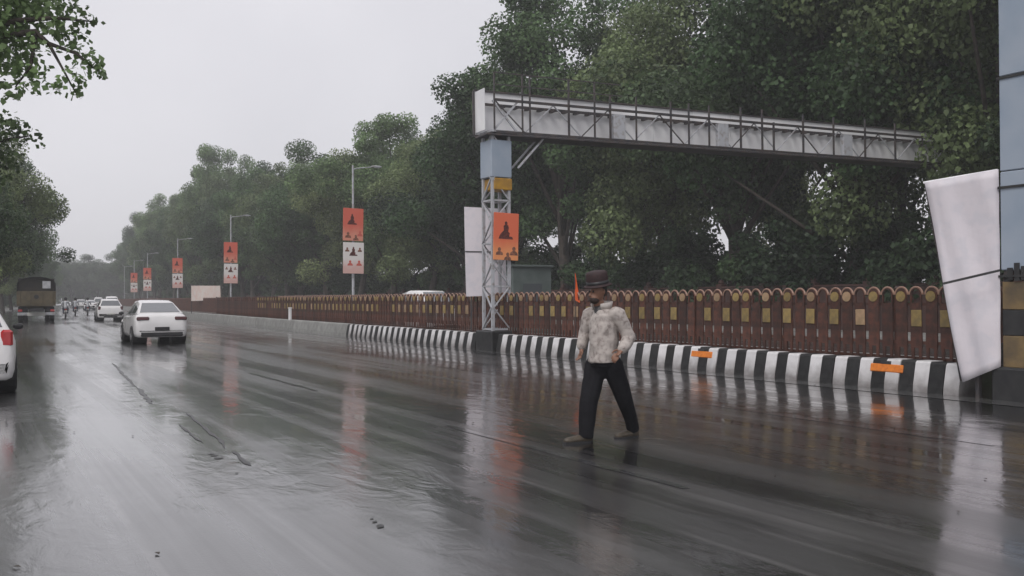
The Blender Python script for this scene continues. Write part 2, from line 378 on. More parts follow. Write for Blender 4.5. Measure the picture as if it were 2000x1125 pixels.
gt = ribbon('gutter', [-.62, -.008], -40, 400, 2, 0.004, None) if False else None
mat('gutter_wet', (.13, .13, .13), .25, c2=(.09, .09, .09), scale=1.2, coat=1.0, bump=.15)
gt = ribbon('gutter', [-.55, -.005], -40, 400, 2, 0.005, MT['gutter_wet']); tag(gt, kind='structure')
# far pavement and left pavement (real kerb step)
def strip_solid(name, o0, o1, s0, s1, ds, z0, z1, material, kind='structure'):
    m = MB(); ss = np.arange(s0, s1 + .01, ds); vs = []; fs = []
    for s in ss:
        for o, z in ((o0, z0), (o0, z1), (o1, z1), (o1, z0)): vs.append(tuple(K(float(s), o if o < 15 else o + OE(s) - 15.8, z)))
    for i in range(len(ss) - 1):
        for j in range(3): fs.append((i * 4 + j, i * 4 + j + 1, i * 4 + 5 + j, i * 4 + 4 + j))
    fs += [(0, 1, 2, 3), tuple(len(vs) - 4 + k for k in (3, 2, 1, 0))]
    m.add(vs, fs); o = m.build(name, material)
    if kind: tag(o, kind=kind)
    return o
strip_solid('pavement', 15.8, 18.0, -40, 400, 4, -.05, .13, MT['concrete'])
strip_solid('pavement', ROAD_L - 2.6, ROAD_L, -40, 400, 4, -.05, .13, MT['concrete'])
strip_solid('median', .42, 1.2, -40, 400, 2, -.05, .44, MT['soil'])
strip_solid('median_far_kerb', 1.2, 1.5, -40, 400, 2, -.05, .46, MT['concrete'])
# ------------------------------------------------------------------ striped median kerb
KH = .48
kerb = bpy.data.objects.new('median_kerb', None); col.objects.link(kerb); kerb.location = K(0); tag(kerb, kind='structure')
KINV = Matrix.Translation(-kerb.location)
def block_mesh(L, material):
    m = MB(); g_ = .004; y0, y1 = -L / 2 + g_, L / 2 - g_
    prof = [(0, -.04), (.012, .10), (.085, KH - .03), (.115, KH), (.40, KH), (.425, KH - .02), (.425, -.04)]
    vs = [(x, y, z) for y in (y0, y1) for x, z in prof]; n = len(prof)
    m.add(vs, [tuple(range(n)), tuple(range(2 * n - 1, n - 1, -1))] + [(i, i + n, (i + 1) % n + n, (i + 1) % n) for i in range(n)])
    return m.mesh('kerb_block', material)
BL = .2625
kb = [block_mesh(BL, MT['kerb_white']), block_mesh(BL, MT['kerb_black']), block_mesh(2.0, MT['concrete'])]
S_P0, S_P1 = s_at_px(963), s_at_px(929)      # gap for the gantry's foot
S_STR = s_at_px(676)
S_R0, S_R1 = -1.85, -.05                     # gap for the blue pillar
k = 0; s = -7.875
while s < S_STR:
    c = s + BL / 2
    if not (S_P0 - .02 < c < S_P1 + .02) and not (S_R0 < c < S_R1):
        link('kerb_block', kb[k % 2], kerb, M=KINV @ KM(c, random.uniform(-.012, .012), random.uniform(-.008, .008)) @ Matrix.Rotation(random.uniform(-.012, .012), 4, 'Z'))
    s += BL; k += 1
s0 = s
while s < 330:
    link('kerb_block', kb[2], kerb, M=KINV @ KM(s + 1, random.uniform(-.01, .01), random.uniform(-.01, .01))); s += 2
# orange reflector plates on the kerb
rp = MB().box((0, 0, 0), (.03, .62, .13), bev=.012).mesh('kerb_plate', MT['orange'])
rk = MB().box((0, 0, 0), (.032, .19, .05)).mesh('plate_bracket', MT['black_paint'])
for px, lb in ((1727, 'orange reflector plate on striped kerb, close to the leaning white banner'), (1368, 'orange reflector plate on striped kerb beside the walking man')):
    s = s_at_px(px, .05); M = KM(s, .075, .335) @ Matrix.Rotation(R(11), 4, 'Y')
    t = thing('kerb_reflector', KM(s, .07, .335) @ Matrix.Rotation(R(11), 4, 'Y'), lb, 'reflector', 'orange plates fixed on the kerb')
    link('plate', rp, t, M=Matrix.Translation((-.012, 0, 0))); link('bracket', rk, t, M=Matrix.Translation((-.01, .02, .09)))

# ------------------------------------------------------------------ railing on the median
FO = .62; FZ0 = .44; FTOP = 1.65; PITCH = .275
fence = thing('median_railing', KM(0, FO, FZ0), 'long brown iron railing with arched tops and ochre plates along the median', 'railing')
FI = fence.matrix_world.inverted()
def arch(w, z0, z1, n=8):
    r = w / 2; pts = [(-r, z0), (r, z0)]
    for i in range(n + 1):
        a = math.pi * i / n; pts.append((r * math.cos(a), z1 - r + r * math.sin(a)))
    return pts
def slat_mesh(hollow):
    m = MB(); w = .205; r = w / 2 + .012; zc = FTOP - r - FZ0
    # board up to the arch centre, then a ring
    if hollow:
        m.box((0, 0, (.22 + zc - .15) / 2), (.03, w, zc - .15 - .22))
        for sg in (-1, 1): m.box((0, sg * (r - .0235), zc - .075), (.03, .023, .15))
        ri, ro = r - .035, r - .012
    else:
        m.box((0, 0, (.22 + zc) / 2), (.03, w, zc - .22)); ri, ro = 0.0, r - .012
    n = 10; vs = []; fs = []
    for i in range(n + 1):
        a = math.pi * i / n
        for rr in (ri, ro):
            for x in (-.015, .015): vs.append((x, rr * math.cos(a), zc + rr * math.sin(a)))
    for i in range(n):
        b = i * 4; fs += [(b, b + 2, b + 6, b + 4), (b + 1, b + 5, b + 7, b + 3), (b + 2, b + 3, b + 7, b + 6), (b, b + 4, b + 5, b + 1)]
    if not (ri == 0): fs += [(0, 1, 3, 2), tuple(n * 4 + q for q in (0, 2, 3, 1))]
    m.add(vs, fs)
    # pickets under the board
    m.box((0, -.07, .23), (.024, .05, .40)); m.box((0, .07, .23), (.024, .05, .40))
    return m.mesh('slat', MT['fence_brown'])
def rim_mesh():
    m = MB(); w = .245; r = w / 2; zc = FTOP - r - FZ0
    m.path([(0, r * math.cos(a), zc + r * math.sin(a)) for a in np.linspace(0, math.pi, 11)], .019, n=5)
    return m.mesh('rim', MT['fence_rim'])
sl = [slat_mesh(False), slat_mesh(True)]; rim_me = rim_mesh()
zc = FTOP - .1225 - FZ0
disc = MB().path([(-.016, 0, 0), (-.030, 0, 0)], .088, n=14); disc_me = [disc.mesh('disc', MT['ochre']), disc.mesh('disc', MT['pale_peach'])]
sq_me = [MB().box((-.026, 0, 0), (.02, .19, .27), bev=.006).mesh('square_plate', MT['ochre']), MB().box((-.026, 0, 0), (.02, .19, .27), bev=.006).mesh('square_plate', MT['pale_peach'])]
PAT = [0, 1, 0, 1, 0, 0, 1, 0, 1]            # which arches carry a disc (0) or stand open (1)
s = -6.0; i = 0; S_FEND = 58.0
far = MB(); far_rim = MB()
stuff_sl = []
while s < 230:
    if s < S_FEND:
        h = PAT[i % 9]; M = FI @ KM(s, FO, FZ0) @ Matrix.Rotation(random.uniform(-.02, .02), 4, 'X')
        a = link('slat', sl[h], fence, M=M)
        if s < 40: link('rim', rim_me, a)
        if h == 0 and s < 45: link('disc', disc_me[random.random() < .35], a, M=Matrix.Translation((0, random.uniform(-.01, .01), zc - .03)))
        if i % 2 == 0 and s < 45 and random.random() < .92:
            link('square_plate', sq_me[random.random() < .25], a, M=Matrix.Translation((0, random.uniform(-.02, .02), .70)))
        s += PITCH
    else:
        P2 = PITCH * 1.0
        far.add([v[:] for v in [(-.015, -.11, .1), (.015, -.11, .1), (.015, .11, .1), (-.015, .11, .1), (-.015, -.11, 1.12), (.015, -.11, 1.12), (.015, .11, 1.12), (-.015, .11, 1.12), (0, 0, 1.2)]],
                [(0, 1, 5, 4), (1, 2, 6, 5), (2, 3, 7, 6), (3, 0, 4, 7), (4, 5, 8), (5, 6, 8), (6, 7, 8), (7, 4, 8)], FI @ KM(s, FO, FZ0))
        s += P2
    i += 1
fo = far.build('far_slats', MT['fence_brown'], fence); tag(fo, kind='stuff')
for z, w, h in ((.04, .05, .06), (.30, .05, .05), (.93, .04, .045)):
    m = MB(); ss = np.arange(-6.2, 230, 2.0); vs = []; fs = []
    for q in ss:
        for o, zz in ((w / 2 + .02, -h / 2), (w / 2 + .02, h / 2), (-w / 2 + .042, h / 2), (-w / 2 + .042, -h / 2)): vs.append(tuple(K(float(q), FO + o, FZ0 + z + zz)))
    for a in range(len(ss) - 1):
        for j in range(4): fs.append((a * 4 + j, a * 4 + (j + 1) % 4, a * 4 + 4 + (j + 1) % 4, a * 4 + 4 + j))
    m.add(vs, fs, FI); m.build('rail', MT['fence_brown'], fence)
pm = MB().box((.06, 0, .55), (.07, .07, 1.25)).ball((.06, 0, 1.21), .05, 8).mesh('post', MT['fence_brown'])
for q in np.arange(-5.86, 60, PITCH * 9): link('post', pm, fence, M=FI @ KM(float(q), FO, FZ0 - .02))

# ------------------------------------------------------------------ poster boards
def figure_poly(kind):
    if kind == 0:   # a figure on a plinth
        return [(-.22, -.22), (.20, -.22), (.17, -.16), (.08, -.15), (.10, -.07), (.05, -.03), (.07, .06), (.045, .13), (.02, .135), (.028, .19), (-.01, .23), (-.05, .20), (-.045, .14), (-.085, .10), (-.07, .0), (-.12, -.05), (-.17, -.10), (-.20, -.16)]
    hd_ = [(.052 * math.cos(a), .045 + .06 * math.sin(a)) for a in np.linspace(-.9, math.pi + .9, 9)]   # a bust
    return [(-.12, -.12), (.12, -.12), (.105, -.05), (.06, -.02)] + hd_ + [(-.06, -.02), (-.105, -.05)]
def board(parent, name, w, h, M, material, figs, frame=MT['steel_dark']):
    b = link(name, MB().box((0, 0, 0), (w, .03, h), bev=.006).mesh(name, material), parent, M=M)
    link('board_frame', MB().box((0, .025, h / 2 - .02), (w - .04, .02, .03)).box((0, .025, -h / 2 + .02), (w - .04, .02, .03)).mesh('board_frame', frame), b)
    for kd, x, z, sc, mt in figs:
        link('print_figure', MB().prism([(x + a * sc, z + c * sc) for a, c in figure_poly(kd)], -.0185, -.0155).mesh('print_figure', MT[mt]), b)
    return b

# ------------------------------------------------------------------ street lamps with boards on the median
def street_lamp(s, label, boards=True, flip=1, H=7.1):
    t = thing('street_lamp', KM(s, .8, .42), label, 'street lamp', 'street lamps along the median')
    MB().path([(0, 0, 0), (0, 0, .12)], .13, 10).path([(0, 0, .1), (0, 0, 2.4), (0, 0, H - .42)], [.065, .055, .04], 10).build('pole', MT['steel_pale'], t, smooth=False)
    MB().path([(0, 0, H - .62), (.10, 0, H - .55), (.95, 0, H - .42)], [.024, .024, .016], 8).build('arm', MT['steel_pale'], t)
    hd = MB().ball((1.05, 0, H - .41), (.26, .10, .045), 12).build('lamp_head', MT['steel_pale'], t, smooth=True)
    MB().box((1.07, 0, H - .448), (.24, .10, .02)).build('diffuser', MT['panel_white'], hd)
    if boards:
        T = Matrix.Translation
        board(t, 'orange_board', .88, 1.36, T((-.03, -.1, 4.18)) @ Matrix.Rotation(random.uniform(-.02, .02), 4, 'Y'), MT['poster_red'],
              [(0, -.04, .22, 1.0, 'print_dark'), (1, -.22, -.43, 1.1, 'print_skin'), (1, .12, -.53, 1., 'print_skin'), (1, .30, -.36, 1., 'print_red')])
        board(t, 'white_board', .90, 1.30, T((-.02, -.1, 2.78)) @ Matrix.Rotation(random.uniform(-.02, .02), 4, 'Y'), MT['poster_white'],
              [(0, .0, .28, .85, 'print_dark'), (1, -.28, .36, .8, 'print_skin'), (1, .27, .36, .8, 'print_skin'), (1, -.15, -.2, 1., 'print_red'), (1, .24, -.2, 1., 'print_red')])
    return t
street_lamp(s_at_px(690, .8), 'street lamp carrying orange and white poster boards, next one after the truss gantry')
for px, lb in ((451, 'street lamp with poster boards beside the white banner on the railing'), (347, 'street lamp with poster boards behind the white sedan roof'),
               (288, 'distant street lamp with poster boards and white lamp head above the sedan'), (262, 'far street lamp in the haze, last one with poster boards')):
    street_lamp(s_at_px(px, .8), lb)
street_lamp(s_at_px(243, .8), 'tiny hazy street lamp without poster boards far down the median', boards=False)

# ------------------------------------------------------------------ truss gantry
S_G = (S_P0 + S_P1) / 2
gb = KM(S_G, .40, 0); BX0 = at(963, 300, 27.6)
g = thing('truss_gantry', gb, 'steel truss gantry with white panels spanning from the median over the far carriageway', 'gantry')
GI = gb.inverted(); HW = .27
MB().box((.06, 0, .27), (1.0, .98, .58), bev=.03).build('base_block', MT['black_paint'], g)
for a in (-1, 1):
    for b in (-1, 1):
        MB().box((a * HW, b * HW, 3.4), (.08, .08, 5.8)).build('leg', MT['steel_pale'], g)
zs = np.arange(.6, 6.25, .62)
for i in range(len(zs) - 1):
    z0, z1 = zs[i], zs[i + 1]
    for f in range(4):
        Mf = Matrix.Rotation(f * math.pi / 2, 4, 'Z'); sg = 1 if (i + f) % 2 else -1
        MB().bar((-HW * sg, -HW - .045, z0), (HW * sg, -HW - .045, z1), .045, .03, Mf).build('diagonal_brace', MT['steel_pale'], g)
        if i % 2 == 0: MB().bar((-HW, -HW - .02, z0), (HW, -HW - .02, z0), .04, .05, Mf).build('crossbar', MT['steel_pale'], g)
MB().box((0, 0, 5.52), (.68, .68, 1.08), bev=.02).build('cladding_box', MT['clad_blue'], g)
MB().box((.05, -.03, 4.79), (.60, .63, .34), bev=.02).build('yellow_band', MT['yellow_paint'], g)
board(g, 'orange_board', .82, 1.36, Matrix.Translation((.10, -.40, 3.27)) @ Matrix.Rotation(R(1.5), 4, 'Y'), MT['poster_orange'],
      [(0, 0, .18, 1.15, 'print_dark'), (1, -.22, -.42, 1.0, 'print_skin'), (1, .06, -.56, 1.0, 'print_skin'), (1, .26, -.40, 1.1, 'print_skin')])
# beam (own axes: X along the span)
pE = at(1800, 318, 34.6); p0 = K(S_G, .52)
ang = math.atan2(pE.y - p0.y, pE.x - p0.x); SPAN = 21.5; rise = .010
BM = GI @ Matrix.Translation((p0.x, p0.y, 6.28)) @ Matrix.Rotation(ang, 4, 'Z') @ Matrix.Rotation(-rise, 4, 'Y')
NP = 14; X0 = -.62; PWID = (SPAN - X0) / NP
for i in range(NP):
    xa = X0 + i * PWID
    link('sign_panel', MB().box((xa + PWID / 2, .42, .66), (PWID - .012, .03, 1.28)).mesh('sign_panel', MT['panel_white']), g, M=BM @ Matrix.Translation((0, random.uniform(-.012, .012), random.uniform(-.01, .01))))
link('frame_rail', MB().box(((X0 + SPAN) / 2, .40, 1.325), (SPAN - X0, .09, .045)).mesh('frame_rail', MT['steel_dark']), g, M=BM)
link('frame_rail', MB().box(((X0 + SPAN) / 2, .40, -.02), (SPAN - X0, .09, .05)).mesh('frame_rail', MT['steel_dark']), g, M=BM)
link('end_post', MB().box((X0 - .02, .40, .65), (.05, .07, 1.3)).mesh('end_post', MT['steel_dark']), g, M=BM)
link('end_panel', MB().box((X0 + .03, .05, .66), (.02, .66, 1.2)).mesh('end_panel', MT['panel_white']), g, M=BM)
for y in (-.42, .32):
    for z in (0.0, .92):
        link('chord', MB().box(((X0 + .3 + SPAN) / 2, y, z), (SPAN - X0 - .3, .07, .07)).mesh('chord', MT['steel_dark']), g, M=BM)
link('walkway', MB().box(((X0 + SPAN) / 2, -.05, -.075), (SPAN - X0, .8, .05)).mesh('walkway', MT['steel_dark']), g, M=BM)
xs = [-.35, .55, .80, 2.1, 3.0, 3.55, 4.5, 5.8, 6.5, 7.3, 8.6, 9.5, 10.0, 11.3, 12.7, 14.2, 15.7, 17.1, 18.6, 20.0, 21.3]
for i, x in enumerate(xs):
    th = random.choice((.03, .035, .045)); top = random.choice((1.0, 1.36, 1.36, 1.40))
    if i < 5: top = 1.72
    link('truss_post', MB().box((x, -.42 - .005 * (i % 2), top / 2 - .02), (th, .06, top)).mesh('truss_post', MT['steel_dark']), g, M=BM)
x = -.3; i = 0
while x < SPAN - 1:
    sg = i % 2
    a, b = ((x, -.375, .03), (x + .95, -.375, .9)) if sg else ((x, -.375, .9), (x + .95, -.375, .03))
    link('diagonal_brace', MB().bar(a, b, .03, .03).mesh('diagonal_brace', MT['steel_pale'] if i % 3 else MT['steel_dark']), g, M=BM)
    x += .95; i += 1
for z in (1.36, 1.70): link('hand_rail', MB().box((1.8, -.43, z), (4.3, .03, .03)).mesh('hand_rail', MT['steel_dark']), g, M=BM)
for x in np.arange(.2, 20.5, .42):
    link('bracket', MB().box((x, .19, .85), (.10, .30, .06)).mesh('bracket', MT['steel_dark']), g, M=BM)
for x in (3.9, 7.9, 13.4):
    link('junction_box', MB().box((x, -.33, .42), (.42, .16, .75), bev=.01).mesh('junction_box', MT['steel_pale']), g, M=BM)
for y in (-.3, .25):
    link('knee_brace', MB().bar((.44, y, -1.0), (1.35, y, -.03), .05).mesh('knee_brace', MT['steel_pale']), g, M=BM)
link('lattice_head', MB().bar((-.4, -.40, 0), (.4, -.40, .9), .05).bar((.4, -.40, 0), (-.4, -.40, .9), .05).box((0, -.05, .02), (.95, .8, .06)).mesh('lattice_head', MT['steel_pale']), g, M=BM)
for a in (-.4, .4):
    for b in (-.4, .4):
        link('leg', MB().box((SPAN - .6 + a, b, -3.4), (.09, .09, 6.75)).mesh('leg', MT['steel_dark']), g, M=BM)
link('base_block', MB().box((SPAN - .6, 0, -6.6), (1.1, 1.1, .7), bev=.03).mesh('base_block', MT['concrete']), g, M=BM)

# tall white board behind the gantry leg
ms = MB()
n = 8
def sheet(m, cs, th, nu, nv, fn):
    """curved sheet with thickness: cs = corners (bl, br, tr, tl), fn(u, v) -> push along normal"""
    bl, br, tr, tl = [Vector(c) for c in cs]; nm = (br - bl).cross(tl - bl).normalized(); vs = []; fs = []
    for sd_ in (0, 1):
        for j in range(nv + 1):
            for i in range(nu + 1):
                u, v = i / nu, j / nv
                p = bl * (1 - u) * (1 - v) + br * u * (1 - v) + tr * u * v + tl * (1 - u) * v
                vs.append(p + nm * (fn(u, v) + (th if sd_ else 0)))
    w = nu + 1; o = w * (nv + 1)
    for j in range(nv):
        for i in range(nu):
            a = j * w + i; fs.append((a, a + 1, a + w + 1, a + w)); fs.append((o + a, o + a + w, o + a + w + 1, o + a + 1))
    edge = [i for i in range(w)] + [j * w + nu for j in range(1, nv + 1)] + [nv * w + i for i in range(nu - 1, -1, -1)] + [j * w for j in range(nv - 1, 0, -1)]
    for a, b in zip(edge, edge[1:] + edge[:1]): fs.append((a, b, b + o, a + o))
    m.add(vs, fs); return m
bd = K(S_G, .6).y + .75
wb = thing('white_board', Matrix.Translation(K(S_G + .85, .55, .44)), 'tall blank white board standing behind the gantry leg', 'board')
wi = wb.matrix_world.inverted()
cs = [wi @ at(911, 579, bd + .15), wi @ at(990, 577, bd - .1), wi @ at(986, 408, bd - .1), wi @ at(907, 404, bd + .15)]
sheet(MB(), cs, .025, 6, 10, lambda u, v: .03 * math.sin(3 * v + u)).build('panel', MT['banner_white'], wb)
m_ = cs[0].lerp(cs[3], .5); q_ = cs[1].lerp(cs[2], .5)
MB().bar(m_ + Vector((0, -.06, 0)), q_ + Vector((0, -.06, 0)), .03).build('strap', MT['black_paint'], wb)
for u in (.12, .88):
    b0 = cs[0].lerp(cs[1], u); MB().bar((b0.x, b0.y + .05, 0), (b0.x, b0.y + .05, 2.6), .05).build('post', MT['steel_dark'], wb)

# ------------------------------------------------------------------ blue clad pillar and leaning banner
PC = .46
pl = thing('clad_pillar', KM(-1.12, PC, 0) @ Matrix.Translation((-.02, 0, 0)), 'blue-grey clad pillar with yellow and black bands at its foot', 'pillar')
h = .44
MB().box((0, 0, .22), (1.0, 1.15, .52), bev=.03).build('base_block', MT['black_paint'], pl)
for a in (-1, 1):
    for b in (-1, 1): MB().box((a * (h - .07), b * (h - .07), 3.7), (.09, .09, 6.9)).build('leg', MT['steel_dark'], pl)
for z0, z1, mt_ in ((.48, .93, 'tan_band'), (.935, 1.30, 'black_paint'), (1.305, 1.70, 'tan_band')):
    MB().box((0, 0, (z0 + z1) / 2), (2 * h - .02, 2 * h - .02, z1 - z0), bev=.008).build('painted_band', MT[mt_], pl)
zz = 1.86
for hgt in (1.42, 1.36, 1.4, 1.5):
    MB().box((0, 0, zz + hgt / 2), (2 * h + .015 * random.random(), 2 * h, hgt - .012), bev=.012).build('cladding_panel', MT['clad_blue'], pl); zz += hgt
for z in (1.78, 3.05, 4.62):
    MB().box((0, 0, z), (2 * h + .05, 2 * h + .05, .035)).build('tie', MT['black_paint'], pl)
for q in range(7):
    z = 1.72 + .03 * q
    MB().box((-h - .004, -.3 + .1 * q, 1.80 + .05 * random.random()), (.02, .08, .16 + .1 * random.random())).build('torn_strip', MT['black_paint'], pl)
MB().box((0, 0, zz + .02), (1.0, 1.0, .06)).build('cap', MT['steel_dark'], pl)
MB().box((-.3, .5, .62), (.05, .06, .4)).build('bolt_post', MT['steel_dark'], pl)

bn = thing('leaning_banner', KM(-.35, .2, 0), 'big blank white banner leaning crookedly on the blue-grey pillar', 'banner')
bi = bn.matrix_world.inverted()
dB = 13.35
c4 = [bi @ at(1880, 747, 13.55), bi @ at(1955, 716, 13.2), bi @ at(1951, 331, 13.25), bi @ at(1805, 356, 13.75)]
sheet(MB(), c4, .012, 12, 24, lambda u, v: .05 * math.sin(5.5 * v + 2 * u) * (1 - abs(2 * u - 1) * .4) + .02 * math.sin(11 * u + 6 * v) - .012 * math.sin(23 * v * u)).build('sheet', MT['banner_white'], bn, smooth=True)
a_ = bi @ at(1842, 554, 13.30); b_ = bi @ at(1953, 528, 13.00)
MB().bar(a_, b_, .022, .034).build('strap', MT['black_paint'], bn)
for u in (.06, .94):
    MB().path([c4[0].lerp(c4[1], u) + Vector((.06, .10, 0)), c4[3].lerp(c4[2], u) + Vector((.06, .10, 0))], .018, 6).build('batten', MT['steel_dark'], bn)
MB().path([c4[3] + Vector((.05, .05, 0)), c4[2] + Vector((.05, .05, 0))], .02, 6).build('top_batten', MT['panel_white'], bn)
f_ = c4[0].lerp(c4[1], .5); MB().bar((f_.x + .08, f_.y + .1, 0), (f_.x + .08, f_.y + .1, f_.z + .5), .06).build('foot_post', MT['steel_dark'], bn)

# small things on the railing: banner, flag, marker post
s = s_at_px(400, .6); t = thing('railing_banner', KM(s, .42, 0), 'small white banner hung on the brown railing beside a lamp', 'banner')
d0 = K(s, .42).y; ti = t.matrix_world.inverted()
cs = [ti @ at(374, 588, d0 + 2.0), ti @ at(431, 586, d0 - .6), ti @ at(430, 558, d0 - .6), ti @ at(374, 558, d0 + 2.0)]
sheet(MB(), cs, .02, 8, 4, lambda u, v: .05 * math.sin(6 * u)).build('sheet', MT['board_white'], t)
for c in (cs[0], cs[1]): MB().bar((c.x, c.y + .05, .4), (c.x, c.y + .05, c.z + 1.0), .05).build('pole', MT['steel_dark'], t)
pr = cs[0].lerp(cs[2], .5)
pf = K(s_at_px(1121, .55), .55); t = thing('flag', Matrix.Translation((pf.x, pf.y, .44)), 'orange pennant flag on a stick tied to the railing', 'flag')
MB().path([(0, 0, 0), (0, 0, 1.72)], .012, 6).build('stick', MT['steel_dark'], t)
sheet(MB(), [(0.0, 0, 1.0), (.13, -.02, .92), (.02, 0, 1.66), (0, 0, 1.70)], .006, 4, 8, lambda u, v: .02 * math.sin(7 * v + 3 * u)).build('cloth', MT['flag'], t)
t = thing('marker_post', KM(s_at_px(566, .2), .2, KH - .01), 'short white marker post on the plain kerb in front of the railing', 'post')
MB().box((0, 0, .28), (.14, .12, .56), bev=.02).build('post', MT['panel_white'], t); MB().box((0, 0, .585), (.18, .16, .05), bev=.01).build('cap', MT['panel_white'], t)

# ------------------------------------------------------------------ compound wall on the far side, cabin
wl = thing('compound_wall', KM(60, 18.6, 0), 'dark brown compound wall under the trees beyond the far carriageway', 'wall')
wi2 = wl.matrix_world.inverted()
wp = MB().box((0, 0, .95), (.25, 2.94, 1.9)).mesh('wall_panel', MT['wall_brown']); wc = MB().box((0, 0, 1.96), (.36, 2.99, .10), bev=.02).mesh('coping', MT['wall_brown'])
wq = MB().box((0, 0, 1.06), (.38, .38, 2.12), bev=.02).ball((0, 0, 2.2), .15, 8).mesh('pier', MT['wall_brown'])
for s in np.arange(-12, 250, 3.0):
    s = float(s); dw = OE(s) - 15.8; M = wi2 @ KM(s, 18.6 + dw, 0)
    link('wall_panel', wp, wl, M=M); link('coping', wc, wl, M=M); link('pier', wq, wl, M=wi2 @ KM(s + 1.5, 18.6 + dw, 0))
pc = at(1022, 560, 43.0); t = thing('guard_cabin', Matrix.Translation((pc.x, pc.y, .0)) @ Matrix.Rotation(KA(25), 4, 'Z'), 'pale grey guard cabin under the trees behind the gantry leg', 'cabin')
MB().box((0, 0, 1.45), (2.0, 1.7, 2.9)).build('wall', MT['cabin_grey'], t); MB().box((0, 0, 2.96), (2.2, 1.9, .10), bev=.02).build('roof', MT['cabin_grey'], t)
MB().box((0, -.86, 1.75), (1.0, .03, .8)).build('window', MT['glass'], t); MB().box((-1.01, .2, 1.05), (.03, .8, 1.95)).build('door', MT['steel_dark'], t)

# ------------------------------------------------------------------ trees
def leaves(centers, radii, n, size, rs, up=.5, flat=.8):
    k = len(centers); w = radii ** 2.2; idx = rs.choice(k, n, p=w / w.sum())
    d = rs.normal(size=(n, 3)); d /= np.linalg.norm(d, axis=1)[:, None]
    rad = rs.random(n) ** .42
    P = centers[idx] + d * (rad * radii[idx])[:, None] * np.array([1, 1, flat])
    nrm = d * .5 + np.array([0, 0, up]) + rs.normal(size=(n, 3)) * .55; nrm /= np.linalg.norm(nrm, axis=1)[:, None]
    t = np.cross(nrm, rs.normal(size=(n, 3))); t /= np.linalg.norm(t, axis=1)[:, None]; b = np.cross(nrm, t)
    L = (size * (.6 + .8 * rs.random(n)))[:, None]; Wd = L * .42
    v = np.stack([P - t * L * .5, P + b * Wd - t * L * .05, P + t * L * .5 - nrm * L * .12, P - b * Wd - t * L * .05], 1).reshape(-1, 3)
    return v
def leaf_mesh(name, v, material):
    n = len(v) // 4; me = bpy.data.meshes.new(name); me.vertices.add(n * 4); me.vertices.foreach_set('co', v.astype(np.float32).ravel())
    me.loops.add(n * 4); me.loops.foreach_set('vertex_index', np.arange(n * 4, dtype=np.int32)); me.polygons.add(n)
    me.polygons.foreach_set('loop_start', np.arange(0, n * 4, 4, dtype=np.int32)); me.update(calc_edges=True); me.materials.append(material); return me
def tree_meshes(seed, H, RX, base, ncl, nleaf, size, material, clump=(.9, 2.0)):
    rs = np.random.default_rng(seed); C = []; tries = 0
    while len(C) < ncl:
        d = rs.normal(size=3); d /= np.linalg.norm(d); r = (.35 + .65 * rs.random()) if rs.random() < .8 else rs.random() * .5
        p = d * r; lump = 1 + .22 * math.sin(3 * math.atan2(d[1], d[0]) + seed) + .12 * math.sin(5 * d[2] + seed * 2)
        zc_ = (H + base) / 2; hz = (H - base) / 2
        C.append((p[0] * RX * lump, p[1] * RX * lump, zc_ + p[2] * hz))
    C = np.array(C); rad = rs.uniform(*clump, size=ncl) * (1.15 - .35 * np.abs(C[:, 2] - (H + base) / 2) / ((H - base) / 2))
    crown = leaf_mesh('crown', leaves(C, rad, nleaf, size, rs), material)
    m = MB(); top = Vector((rs.normal() * .4, rs.normal() * .4, H * .62)); mid = Vector((rs.normal() * .3, rs.normal() * .3, H * .3))
    m.path([(0, 0, -.2), (0, 0, .4), mid, top], [.42, .32, .24, .10], 9)
    order = np.argsort(-rad)[:max(10, ncl // 3)]
    for j in order:
        c = Vector(C[j]); f = min(.95, max(.12, (c.z - base * .5) / H * .8)); o = Vector((0, 0, 0)).lerp(mid, min(1, f * 2)) if f < .5 else mid.lerp(top, (f - .5) * 2)
        k1 = o.lerp(c, .5) + Vector((0, 0, .12 * (c - o).length * -.3 + .3)); m.path([o, k1, c], [.13, .07, .025], 6)
    return crown, m.mesh('trunk', MT['bark'], True)
TV = [tree_meshes(11, 17, 6.2, 3.2, 62, 82000, .172, MT['leaf_green']),
      tree_meshes(12, 15.5, 5.6, 2.6, 54, 76000, .168, MT['leaf_olive']),
      tree_meshes(13, 18, 6.6, 3.6, 66, 86000, .172, MT['leaf_green']),
      tree_meshes(14, 14, 6.0, 2.2, 56, 76000, .168, MT['leaf_dark'])]
SH = [tree_meshes(21, 5.2, 2.9, .5, 34, 13000, .19, MT['leaf_dark'], (.5, 1.1)), tree_meshes(22, 4.4, 3.0, .4, 30, 13000, .19, MT['leaf_green'], (.5, 1.1))]
def tree(name, me, loc, rz, sc, label, group, cat='tree'):
    t = thing(name, Matrix.Translation(loc) @ Matrix.Rotation(rz, 4, 'Z') @ Matrix.Diagonal((sc[0], sc[0], sc[1], 1)), label, cat, group)
    link('trunk', me[1], t); link('crown', me[0], t); return t
def place(P):
    x = 1000 + F * P.x / max(P.y, 1)
    for lim, tx in ((1900, 'behind the blue-grey pillar'), (1740, 'at the far end of the gantry beam'), (1350, 'behind the middle of the gantry beam'), (1020, 'behind the gantry beam close to its leg'),
                    (880, 'right behind the gantry leg'), (720, 'behind the white van'), (600, 'behind the poster lamp next to the gantry'), (420, 'behind the lamp beside the railing banner'), (330, 'behind the lamp above the saloon')):
        if x > lim: return tx
    return 'in the haze far down the road'
GR = 'trees beyond the far carriageway'; LBL = ['broad green tree', 'pale olive tree', 'tall green tree', 'low dense dark tree']
rt = random.Random(8)
s = -14.0; i = 0
